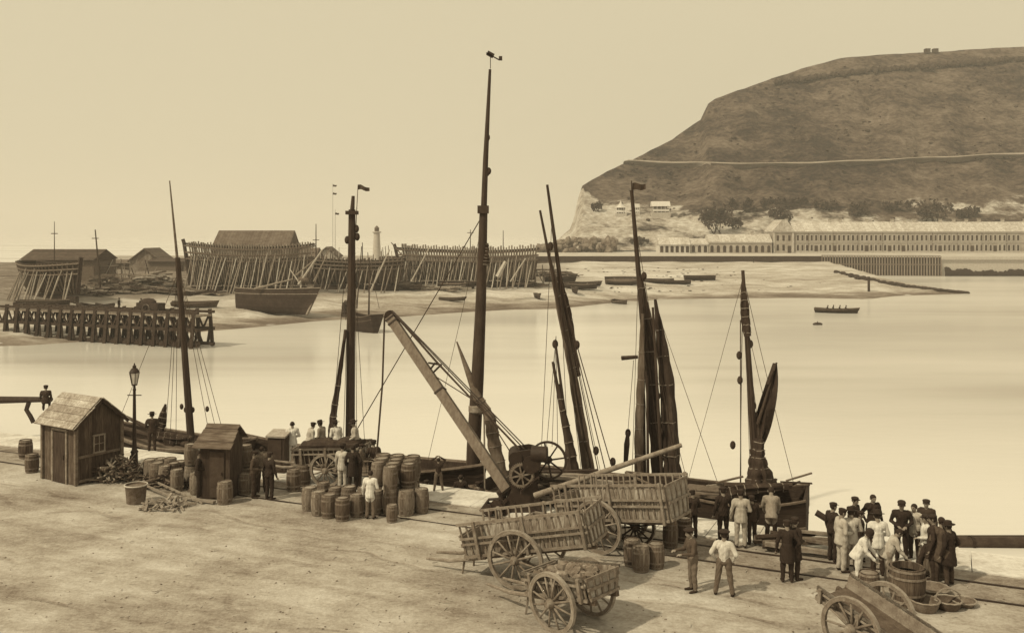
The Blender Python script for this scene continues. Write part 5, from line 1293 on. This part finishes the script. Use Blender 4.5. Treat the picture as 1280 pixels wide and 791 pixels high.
mb = MB(); q0 = foot+d_*.66; mb.bar(q0, q0+Vector((.28, 0, .36)), .07); mb.bar(q0+Vector((.1, 0, -.1)), q0+Vector((.5, 0, .30)), .07); mb.bar(q0+Vector((.02, 0, .36)), q0+Vector((.52, 0, .28)), .06); obj('guide_bracket', mb, M['iron'], t)
dr = Vector((-.3, 0, 1.95))
for dy, r_, tgt in ((-.06, .035, dr+Vector((.15, -.1, .24))), (.1, .022, dr+Vector((.1, .1, .22)))):
    mb = MB(); mid = q0+Vector((.36, dy, .36)); L1 = [head+Vector((.05, dy, .26)), mid, tgt]
    mb.path(L1, r_, 6); obj('hoist_chain', mb, M['rope'], t)
mb = MB(); mb.path([q0+Vector((.1, 0, -.02)), rel(600, 505, Y+.6), rel(640, 568, Y)], .02, 5); obj('stay_chain', mb, M['rope'], t)
for dy in (-.1, .1): mb = MB(); mb.path([head+Vector((.1, dy, .22)), dr+Vector((.3, dy*3, .3))], .022, 5); obj('tie_bar', mb, M['iron'], t)
mb = MB(); a_ = head+Vector((-.22, 0, .05)); mb.path([a_, rel(478, 480, JY1-.4), rel(471, 566, JY1-.9)], .035, 6); obj('hoist_rope', mb, M['rope'], t)
mb = MB(); q = rel(471, 568, JY1-.9); mb.ball(q, (.08, .08, .14), 8, 5); mb.path([q+Vector((.1*math.sin(a), 0, -.2+.1*math.cos(a))) for a in [k_*.5 for k_ in range(9)]], .022, 6); obj('hook', mb, M['iron'], t)
mb = MB()
for (x, z, r_) in ((-.95, .3, .26), (-1.25, .22, .2), (-.7, .2, .18)): mb.path([(x, -.5, z), (x+.05, -.42, z)], r_, 14)
mb.bar((-1.4, -.3, .15), (-.3, -.45, .42), .12); mb.bar((-1.3, -.1, .35), (-.5, -.3, .2), .1); mb.bar((-.9, -.5, .1), (-.6, -.5, .6), .09)
mb.path([(-1.5, -.2, .1), (-1.2, -.2, .5), (-.8, -.3, .55), (-.5, -.4, .3)], .05, 6); obj('jib_shoe', mb, M['iron'], t)
# timbers beside the crane
def log_pile(px, py, n, W, Hh, label, seed, ang=0, name='timber_pile', mats=('mid_wood', 'grey_wood', 'dark_wood'), d=1.2, Lr=(1.2, 2.6), z0=0.05):
    p = G(px, py); rr = random.Random(seed); t = thing(name, label, 'timber pile', p)
    for i in range(n):
        x = rr.uniform(-.5, .5)*W; z = z0+Hh*(i/n)*(1-(1.2*x/W)**2); L = rr.uniform(*Lr); a = ang+rr.gauss(0, .22); e = rr.gauss(0, .06)
        u = Vector((math.cos(a)*math.cos(e), math.sin(a)*math.cos(e), math.sin(e)))*L/2; c = Vector((x, rr.uniform(-.5, .5)*d, z+.08))
        mb = MB(); r_ = rr.uniform(.05, .1)
        if i % 3: mb.bar(c-u, c+u, r_*2.2, r_*1.2)
        else: mb.tube(c-u, c+u, r_, r_*.85, 7)
        obj('timber', mb, M[mats[i % len(mats)]], t)
    return t
log_pile(716, 631, 60, 2.3, 1.0, 'untidy stack of short timbers right of the crane, behind the long slatted cart', 41, -.15)
log_pile(748, 634, 30, 1.8, .9, 'dark jumble of planks and gear beneath the long resting spar', 42, -.1, mats=('dark_wood', 'mid_wood'))
p = G(700, 640); a_, b_ = PD(668, 619, 31.9)-p, PD(852, 556, 30.6)-p
mb = MB(); mb.path([a_, (a_+b_)/2, b_], [.095, .09, .07], 10); tag(obj('loose_spar', mb, M['cart_wood'], None, True, loc=p), 'long pale round spar propped from the timber stack up over the tall slatted cart', 'spar')
log_pile(1003, 688, 12, 1.4, .45, 'dark spars and oars heaped on the kerb between the dark pair and the crowd', 44, -.25, 'spar_heap', ('dark_wood', 'mid_wood', 'grey_wood'), 1.0, (1.6, 2.8))
for i, (a_, b_) in enumerate((((1020, 640), (1058, 664)), ((1034, 642), (1062, 660)))):
    p = G(1060, 694); q0 = PD(a_[0], a_[1], 29.2)-p; q1 = PD(b_[0], b_[1], 28.8)-p
    mb = MB(); mb.tube(q0, q1, .1, .1, 8); mb.tube(q1, q1+Vector((.1, -.1, -.62)), .08, .08, 7)
    tag(obj('shoulder_beam', mb, M['dark_wood'], None, True, loc=p), ('upper of two thick dark beams slanting up to the left before the crowd', 'lower of two thick dark beams slanting up to the left, nearer the crowd')[i], 'beam')
def bollard(px, py, label):
    p = G(px, py); t = thing('bollard', label, 'bollard', p); mb = MB(); mb.lathe([(.2, 0), (.16, .08), (.14, .4), (.21, .5), (.21, .58), (.1, .64)], 14); obj('post', mb, M['iron'], t, True, 40); mb = MB(); mb.lathe([(.26, 0), (.26, .03)], 14); obj('base_flange', mb, M['iron'], t)
bollard(505, 615, 'iron mooring bollard on the kerb right of the tall barrel block'); bollard(628, 634, 'iron mooring bollard on the kerb left of the crane foot')
# stones and chips on the dirt
mb = MB(); rr = random.Random(77)
for i in range(650):
    px, py = rr.uniform(-30, 1310), 590+210*rr.random()**.8; p = G(px, py)
    if edge_d(p) > -2.2: continue
    s_ = rr.uniform(.01, .034); mb.xf = Matrix.Translation(p+Vector((0, 0, s_*.2))) @ Euler((0, 0, rr.uniform(0, 6))).to_matrix().to_4x4(); mb.ball((0, 0, 0), (s_*1.3, s_, s_*.6), 5, 3)
mb.xf = None; o = obj('pebbles', mb, M['grey_wood']); tag(o, 'small stones and chips scattered over the quay ground', 'pebbles', None, 'stuff')
mb = MB()
for i in range(320):
    px, py = rr.choice(((120, 300), (560, 800), (420, 560), (1000, 1220), (-20, 1300)))[0:2], 0
    px = rr.uniform(*px); py = 600+185*rr.random(); p = G(px, py)
    if edge_d(p) > -2.2: continue
    L = rr.uniform(.06, .22); a = rr.uniform(0, 6); d_ = Vector((math.cos(a), math.sin(a), 0))*L; mb.bar(p+Vector((0, 0, .012)), p+d_+Vector((0, 0, .016)), .014, .012)
o = obj('straw', mb, M['pale_wood']); tag(o, 'loose straw and splinters strewn over the quay ground', 'straw', None, 'stuff')
# ------------------------------------------------------------------ people: one continuous body each, posed
rs = np.random.RandomState(4)
def rounded(mb, a, b, ra, rb, n=10):
    a, b = Vector(a), Vector(b); mb.tube(a, b, ra, rb, n); mb.ball(a, ra*.995, n, 6); mb.ball(b, rb*.995, n, 6)
ARMS = {'down': ((.27, .03, 1.13), (.29, -.06, .87)), 'front': ((.28, .04, 1.14), (.11, -.24, 1.08)), 'pockets': ((.33, .1, 1.15), (.23, -.06, .93)),
        'hips': ((.42, .1, 1.18), (.22, -.03, 1.0)), 'raised': ((.36, -.08, 1.60), (.15, -.05, 1.74)), 'back': ((.29, .14, 1.16), (.06, .2, .97)),
        'reach': ((.25, -.16, 1.2), (.2, -.44, 1.1)), 'lap': ((.25, -.02, 1.14), (.15, -.28, .98)), 'cross': ((.27, -.04, 1.13), (-.06, -.22, 1.16)), 'carry': ((.26, -.1, 1.12), (.2, -.38, 1.16))}
LEGS = {'stand': ((.11, -.01, .49), (.12, .02, .07)), 'apart': ((.16, -.02, .49), (.22, .02, .07)), 'sit': ((.13, -.42, .50), (.14, -.40, .07))}
def body(arms=('down', 'down'), legs='stand', lean=0.0, turn=0.0, nod=0.0, coat='jacket', step=0.0, stoop=0.0):
    lab = []; mb = MB()
    def cap(a, b, ra, rb, l): rounded(mb, a, b, ra, rb); lab.append((Vector(a), Vector(b), ra, rb, l))
    def flare(a, b, ra, rb, l): mb.path([a, b, Vector(b)+(Vector(b)-Vector(a)).normalized()*.015], [ra, rb, rb*.97], 14); lab.append((Vector(a), Vector(b), ra, rb, l))
    zp = .95 if legs != 'sit' else .53
    piv = Vector((0, 0, zp))
    Rl = Matrix.Rotation(lean, 3, 'X')          # positive leans toward -Y (forward)
    def up(v, extra=0): v = Vector(v)-Vector((0, 0, .95)); v = Rl @ v; return piv+v
    for s_ in (-1, 1):
        hip = piv+Vector((.10*s_, 0, -.03)); k_, an = LEGS[legs]
        ky = -step*s_*.5
        kn = Vector((k_[0]*s_, k_[1]+ky, k_[2])); ank = Vector((an[0]*s_, an[1]+ky*1.8, an[2]))
        if legs != 'sit' and stoop: kn.y -= stoop
        cap(hip, kn, .105, .078, 'bottom'); cap(kn, ank+Vector((0, 0, .05)), .078, .062, 'bottom')
        cap(ank+Vector((0, .02, -.015)), ank+Vector((.03*s_, -.17, -.035)), .048, .036, 'boot'); cap(ank, ank+Vector((0, 0, .08)), .05, .055, 'boot')
    cap(piv+Vector((-.06, 0, 0)), piv+Vector((.06, 0, 0)), .135, .135, 'bottom')
    cap(up((0, .0, 1.06)), up((0, -.005, 1.30)), .145, .165, 'top'); cap(up((-.10, 0, 1.34)), up((.10, 0, 1.34)), .125, .125, 'top'); cap(up((-.16, .01, 1.415)), up((.16, .01, 1.415)), .075, .075, 'top')
    if coat == 'jacket': cap(up((-.05, 0, 1.02)), up((.05, 0, 1.02)), .16, .16, 'top'); flare(up((0, 0, 1.15)), up((0, .0, .875)), .15, .172, 'top')
    if coat == 'long': flare(up((0, 0, 1.1)), piv+Vector((0, .0, -.36)), .16, .22, 'top')
    if coat == 'smock': flare(up((0, 0, 1.2)), up((0, .01, .79)), .16, .192, 'top')
    if coat == 'waist': cap(up((0, 0, 1.1)), up((0, 0, 1.0)), .15, .145, 'top')
    for s_, nm in ((-1, arms[0]), (1, arms[1])):
        e_, w_ = ARMS[nm]; sh = up((.19*s_, .01, 1.405)); el = up((e_[0]*s_, e_[1], e_[2])); wr = up((w_[0]*s_, w_[1], w_[2]))
        cap(sh, el, .072, .056, 'top'); cap(el, wr, .056, .042, 'top')
        d = (wr-el).normalized(); side = d.cross(Vector((0, 1, 0)) if abs(d.y) < .8 else Vector((0, 0, 1))).normalized(); nn = side.cross(d)
        pc = wr+d*.095
        for o_ in (-.024, 0, .024): cap(wr+d*.02+side*o_*.6, pc+side*o_, .018, .017, 'skin')
        for j, (o_, L) in enumerate(((-.034, .066), (-.012, .08), (.012, .076), (.033, .058))):
            a_ = pc+side*o_; b_ = a_+d*L*.55+nn*(-.012); c_ = b_+d*L*.35+nn*(-.035); cap(a_, b_, .0105, .010, 'skin'); cap(b_, c_, .010, .009, 'skin')
        tb = wr+d*.035-side*.026; cap(tb, tb+d*.035-side*.03-nn*.012, .013, .012, 'skin'); cap(tb+d*.035-side*.03-nn*.012, tb+d*.068-side*.034-nn*.03, .012, .010, 'skin')
    nk = up((0, .01, 1.44)); hd = up((0, -.02, 1.62))
    Rh = Matrix.Rotation(turn, 3, 'Z') @ Matrix.Rotation(lean+nod, 3, 'X')
    def hp_(v): return hd+Rh @ Vector(v)
    cap(nk, hp_((0, .01, -.08)), .062, .058, 'skin')
    cap(hp_((0, .015, .025)), hp_((0, .0, .03)), .098, .095, 'hair'); cap(hp_((0, -.02, -.06)), hp_((0, -.028, -.075)), .068, .06, 'skin'); cap(hp_((0, -.03, .0)), hp_((0, -.03, -.03)), .078, .074, 'skin')
    cap(hp_((0, -.105, .0)), hp_((0, -.122, -.03)), .010, .015, 'skin')
    for s_ in (-1, 1): cap(hp_((.098*s_, .01, .01)), hp_((.096*s_, .012, -.03)), .016, .014, 'skin')
    cap(hp_((-.022, -.098, -.065)), hp_((.022, -.098, -.065)), .009, .009, 'skin')
    for s_ in (-1, 1): cap(hp_((.045*s_, -.098, .028)), hp_((.018*s_, -.102, .026)), .009, .009, 'skin')
    me = mb.mesh('tmp'); o = bpy.data.objects.new('tmp', me); COL.objects.link(o)
    md = o.modifiers.new('r', 'REMESH'); md.mode = 'VOXEL'; md.voxel_size = .0125
    sm = o.modifiers.new('s', 'SMOOTH'); sm.factor = .5; sm.iterations = 2
    dg = bpy.context.evaluated_depsgraph_get(); res = bpy.data.meshes.new_from_object(o.evaluated_get(dg)); bpy.data.objects.remove(o); bpy.data.meshes.remove(me)
    n = len(res.polygons); co = np.zeros(n*3); res.polygons.foreach_get('center', co); co = co.reshape(-1, 3)
    kinds = ['skin', 'top', 'bottom', 'boot', 'hair', 'eye']; best = np.full(n, 1e9); idx = np.zeros(n, int)
    for a_, b_, ra, rb_, l in lab:
        A = np.array(a_); D = np.array(b_)-A; L2 = max(D @ D, 1e-9); tt = np.clip(((co-A) @ D)/L2, 0, 1)
        dist = np.linalg.norm(co-(A+tt[:, None]*D), axis=1)-(ra+(rb_-ra)*tt); m_ = dist < best; best[m_] = dist[m_]; idx[m_] = kinds.index(l)
    for s_ in (-1, 1):
        e_ = np.array(hp_((.034*s_, -.104, .006))); idx[np.linalg.norm(co-e_, axis=1) < .014] = 4
    nv = len(res.vertices); vc = np.zeros(nv*3); res.vertices.foreach_get('co', vc); vc = vc.reshape(-1, 3); vn = np.zeros(nv*3); res.vertices.foreach_get('normal', vn); vn = vn.reshape(-1, 3)
    cl = np.zeros(nv)
    li = np.zeros(len(res.loops), int); res.loops.foreach_get('vertex_index', li); ls = np.zeros(n, int); res.polygons.foreach_get('loop_total', ls)
    fi = np.repeat(np.arange(n), ls); m_ = (idx[fi] == 1) | (idx[fi] == 2); cl[li[m_]] = 1; cl[li[~m_]] = 0
    x_, y_, z_ = vc.T; sd_ = rs.uniform(0, 6, 6)
    d_ = np.sin(38*z_+9*x_+14*np.sin(5*x_+sd_[0])+sd_[1])*.45+np.sin(24*z_-30*x_+12*y_+sd_[2])*.35+np.sin(60*x_+18*y_+5*z_+sd_[3])*.3+np.sin(16*z_+11*y_+sd_[4])*.5
    vc = vc+vn*(d_*cl*.0075)[:, None]; res.vertices.foreach_set('co', vc.ravel()); res.update()
    for k_ in range(6): res.materials.append(None)
    res.polygons.foreach_set('material_index', idx.astype(np.int32)); res.polygons.foreach_set('use_smooth', [True]*n); res.name = 'person'
    return dict(me=res, hd=hd.copy(), Rh=Rh.to_4x4())
def hat_mesh(kind):
    mb = MB()
    if kind == 'cap': mb.lathe([(.104, .045), (.112, .07), (.118, .088), (.105, .115), (.06, .132), (.005, .135)], 16); mb.box((0, -.12, .055), (.12, .07, .012), (.3, 0, 0))
    if kind == 'brim': mb.lathe([(.19, .062), (.2, .07), (.118, .075), (.112, .11), (.105, .165), (.06, .18), (.005, .18)], 18)
    if kind == 'beret': mb.lathe([(.108, .05), (.15, .08), (.16, .105), (.12, .135), (.005, .145)], 16)
    if kind == 'bonnet': mb.ball((0, .03, .035), (.12, .13, .125), 14, 8); mb.lathe([(.14, -.06), (.118, .0)], 14)
    return mb.mesh('hat', [M['hair']], True, 50)
HATS = {k_: hat_mesh(k_) for k_ in ('cap', 'brim', 'beret', 'bonnet')}
POSE = {
 'stand': body(), 'hands_front': body(('front', 'front'), nod=.25), 'pockets': body(('pockets', 'pockets'), 'apart', turn=.4, coat='waist'), 'hips': body(('hips', 'down'), 'apart', turn=-.3),
 'crossed': body(('cross', 'cross'), turn=.3, nod=.1), 'coat': body(('pockets', 'down'), coat='long', nod=.1), 'coat_front': body(('front', 'front'), coat='long', turn=.3),
 'smock': body(('front', 'down'), coat='smock', nod=.2), 'smock_bend': body(('reach', 'reach'), coat='smock', lean=.45, nod=.2), 'bend': body(('reach', 'reach'), lean=.75, nod=.1, stoop=.08),
 'sit': body(('lap', 'lap'), 'sit', lean=.12, nod=.15), 'sit_turn': body(('lap', 'front'), 'sit', lean=.2, turn=.6), 'raised': body(('raised', 'raised'), 'apart', coat='waist'),
 'walk': body(('down', 'front'), step=.35, turn=.2), 'carry': body(('carry', 'carry'), lean=.12, coat='waist')}
GR_ = 'dock workers and bystanders on the quay'
def person(px, py, pose, face, label, top='cloth_dark', bot='cloth_dark', hat='cap', hatm='hair', hgt=1.70, z=0, pos=None, grp=GR_, skin='skin'):
    P_ = POSE[pose]; o = bpy.data.objects.new('person', P_['me']); COL.objects.link(o); sc = hgt/1.74
    o.location = pos if pos is not None else G(px, py, z); o.rotation_euler = (0, 0, R(face)); o.scale = (sc, sc, sc)
    tag(o, label, 'person', grp)
    for sl, m_ in zip(o.material_slots, (skin, top, bot, 'boot', 'hair', 'hair')): sl.link = 'OBJECT'; sl.material = M[m_]
    if hat:
        h = bpy.data.objects.new('hat', HATS[hat]); COL.objects.link(h); h.parent = o; h.matrix_local = Matrix.Translation(P_['hd']) @ P_['Rh']
        sl = h.material_slots[0]; sl.link = 'OBJECT'; sl.material = M[hatm]
    return o
B = 'cloth_black'; D = 'cloth_dark'; BR = 'cloth_brown'; GY = 'cloth_grey'; DR = 'cloth_drab'; PA = 'cloth_pale'; WH = 'cloth_white'
# face: 0 looks at the camera, 180 looks out over the water, 90 looks right
person(866, 739, 'carry', -75, 'man in dark jacket and grey trousers beside the man in the white shirt', BR, GY, 'beret')
person(905, 744, 'pockets', 160, 'man in a white shirt and grey trousers with his back turned, at the front', WH, GY, 'beret', hgt=1.72)
person(984, 727, 'coat', 170, 'man in a long black coat, left one of the dark pair near the heaped spars', B, B, 'cap')
person(993, 724, 'coat_front', 120, 'man in black, right one of the dark pair near the heaped spars', B, D, 'cap', hgt=1.72)
person(904, 677, 'stand', 190, 'man all in black on the kerb beside the one in a pale smock', B, B, 'cap')
person(926, 684, 'smock', 170, 'worker in a long pale smock and pale trousers standing on the kerb before the lugger', PA, PA, 'cap', hgt=1.76)
person(940, 680, 'stand', 200, 'thin dark figure close behind the pale smocked worker, before the lugger', D, D, 'cap', hgt=1.5)
person(964, 680, 'smock_bend', 165, 'stooping worker in a light shirt and dark trousers facing the lugger', DR, B, None, hgt=1.76)
person(866, 672, 'hands_front', 200, 'dark figure half hidden at the tailboard of the tall slatted cart', D, D, 'cap', hgt=1.5)
CR = 'crowd gathered at the right round the vat'
for args in (
 (1041, 701, 'stand', 110, 'dark man at the left end of the right-hand crowd, by the slanting beams', B, B, 'cap'),
 (1052, 714, 'smock', 100, 'man in a long pale coat at the left end of the right-hand crowd', PA, PA, 'cap'),
 (1064, 712, 'smock', 180, 'man in a pale jacket seen from behind, third from left in the crowd', PA, DR, 'brim'),
 (1068, 690, 'stand', 40, 'dark capped man at the back of the crowd behind the pale coat', B, B, 'cap'),
 (1075, 700, 'stand', 70, 'shorter dark boy in the crowd behind the third man from left', D, D, 'cap'),
 (1091, 688, 'coat', 10, 'broad man in a black coat at the back of the crowd, above the white jacket', B, B, None),
 (1097, 719, 'smock', 175, 'man in a white jacket bending his head, middle of the crowd', WH, D, 'brim'),
 (1073, 733, 'smock_bend', 60, 'man in a white smock stooping low at the left of the casks', WH, WH, 'bonnet'),
 (1110, 731, 'smock_bend', 80, 'man in a pale smock leaning over the great vat', PA, DR, None),
 (1127, 702, 'hands_front', -20, 'man in a black jacket and cap behind the great vat', B, B, 'cap'),
 (1143, 700, 'stand', -50, 'man in a pale jacket just right of the black jacket behind the vat', PA, D, None),
 (1158, 717, 'walk', -100, 'man in a white waistcoat and dark trousers on the left of the dark cluster', WH, D, 'cap'),
 (1158, 694, 'stand', -30, 'tall dark man with a bare head at the back of the dark cluster', D, B, 'cap'),
 (1167, 724, 'coat', -120, 'man in a dark coat in the middle of the dark cluster at right', D, D, 'cap'),
 (1177, 727, 'coat_front', 170, 'bare-headed man in a brown jacket at the front of the dark cluster', BR, D, None),
 (1186, 731, 'coat', 215, 'man in a heavy dark coat at the right end of the whole crowd', B, BR, 'brim')):
    person(*args, grp=CR, hgt=1.63+.04*((args[0]*7) % 5) if 'shorter' not in args[4] else 1.45)
# left and centre
person(190, 564, 'hands_front', 200, 'dark man standing alone on the kerb behind the lamp post, by the lugger bowsprit', D, D, 'brim')
person(57, 512, 'sit', 200, 'dark man sitting astride the thick bowsprit at the far left edge', D, D, 'cap', z=1.0, pos=PD(57, 512, 47)+Vector((0, 0, -.1)))
person(337, 624, 'stand', 150, 'dark man at the right of the pair between kiosk and wagon', B, B, 'cap')
person(318, 622, 'hands_front', 90, 'dark man at the left of the pair between kiosk and wagon', BR, D, 'cap')
person(327, 615, 'stand', 200, 'grey clad man behind the pair between kiosk and wagon', GY, D, None)
person(249, 622, 'hands_front', 100, 'dark man standing against the left side of the small kiosk', B, B, 'cap')
person(246, 605, 'walk', 60, 'man in a pale shirt behind the left side of the kiosk', PA, D, 'brim')
wb = c5.matrix_basis @ X5_
person(364, 590, 'smock', 200, 'man all in white standing high at the left end of the loaded wagon', WH, WH, None, pos=G(364, 590)+Vector((0, .2, .3)))
for (x, y, pose, f, lab, tp, ht) in ((-.95, -.1, 'sit_turn', 120, 'man in a pale shirt sitting at the left end of the wagon load', PA, 'cap'), (-.5, .1, 'sit', -110, 'man in a grey shirt with a dark cap sitting second on the wagon load', DR, 'brim'),
                                    (.15, .0, 'sit_turn', 215, 'man in a white shirt sitting in the middle of the wagon load', WH, 'brim'), (.9, .1, 'sit', -80, 'man in a pale shirt and wide hat at the wheel end of the wagon load', PA, 'brim')):
    q = wb @ Vector((x, y, .45)); person(0, 0, pose, f, lab, tp, D, ht, pos=q, hgt=1.62)
person(428, 612, 'smock', 160, 'man in pale clothes standing at the right of the wagon wheel', PA, PA, 'brim')
person(441, 613, 'coat', 180, 'man in a dark coat in front of the ketch mast, left of the bare-headed pair', B, B, None)
person(449, 611, 'carry', 90, 'man in a light shirt leaning on a handle by the barrel block', GY, D, 'cap')
person(467, 607, 'stand', 200, 'upright dark capped man right against the tall barrel block under the crane hook', D, D, 'cap', hgt=1.74)
person(434, 606, 'coat_front', 200, 'dark figure hidden behind the ketch mast foot by the wagon', D, D, 'cap')
person(463, 648, 'smock', 170, 'man in a white jacket with his back turned, beside the barrel ranks', WH, GY, None, hgt=1.62)
person(485, 640, 'smock_bend', 160, 'stooping man in a pale shirt before the tall barrel block', PA, GY, None, hgt=1.66)
person(548, 614, 'raised', 190, 'boy with both arms raised to his head standing on the kerb between barrels and crane', D, GY, None, hgt=1.25)
QE = 'men whose heads show over the kerb from the boats'
def low(px, py, face, lab, drop=1.05, pose='stand', tp=D, hat='cap'):
    p = at_edge(px, .9); p.z = 0; z_ = H-(py-YH)*p.y/F; person(0, 0, pose, face, lab, tp, D, hat, pos=(p.x, p.y, z_-1.70), grp=QE)
low(576, 593, 180, 'dark figure seen to the waist beyond the kerb, left of the tall cutter mast', tp=B, hat=None)
low(533, 600, 150, 'capped head above the kerb right of the barrel block', hat='cap')
low(598, 602, 200, 'capped head above the kerb just right of the tall cutter mast', hat='cap')
# on the far pier and boat
for px, lab, f in ((164, 'tiny dark figure standing alone on the trestle pier', 90), (188, 'tiny dark figure on the pier at the left of the loaded handcart', 60), (199, 'tiny dark figure on the pier at the right of the loaded handcart', -60)):
    q = A_+(B_-A_)*((px-31)/(251-31)); person(0, 0, 'stand', f, lab, B, B, 'cap', pos=q+Vector((0, 0, .06)), grp='figures on the trestle pier', hgt=1.6)
q = A_+(B_-A_)*(.76)+Vector((0, 0, .06)); t = thing('handcart', 'dark loaded handcart standing on the trestle pier', 'cart', q, math.atan2(D_.y, D_.x))
mb = MB(); mb.box((0, 0, .8), (3.2, 1.2, .7)); obj('body', mb, M['dark_wood'], t)
mb = MB(); mb.ball((-.3, 0, 1.2), (1.2, .5, .5), 9, 5); obj('load', mb, M['sail'], t, True)
wp = wheel_parts(.5, 8, 'dark_wood'); add_wheel(t, wp, (0, -.7, .51), 8); add_wheel(t, wp, (0, .7, .51), 8)
rb0 = [o for o in COL.objects if o.name.startswith('rowing_boat')][0].location
for dx, dy, lab in ((-1.4, 0, 'figure seated at the left end of the rowing boat'), (-.4, .3, 'figure seated second from left in the rowing boat'), (.5, -.1, 'figure seated third from left in the rowing boat'), (1.4, -.3, 'figure seated at the right end of the rowing boat')):
    person(0, 0, 'sit', 60, lab, D, D, 'cap', pos=rb0+Vector((dx, dy, .02)), grp='people in the rowing boat', hgt=1.6)
p = bz(942, 329); person(942, 329, 'coat', 0, 'tiny lone figure walking on the sand below the far low buildings', B, B, 'cap', pos=p, grp=None)
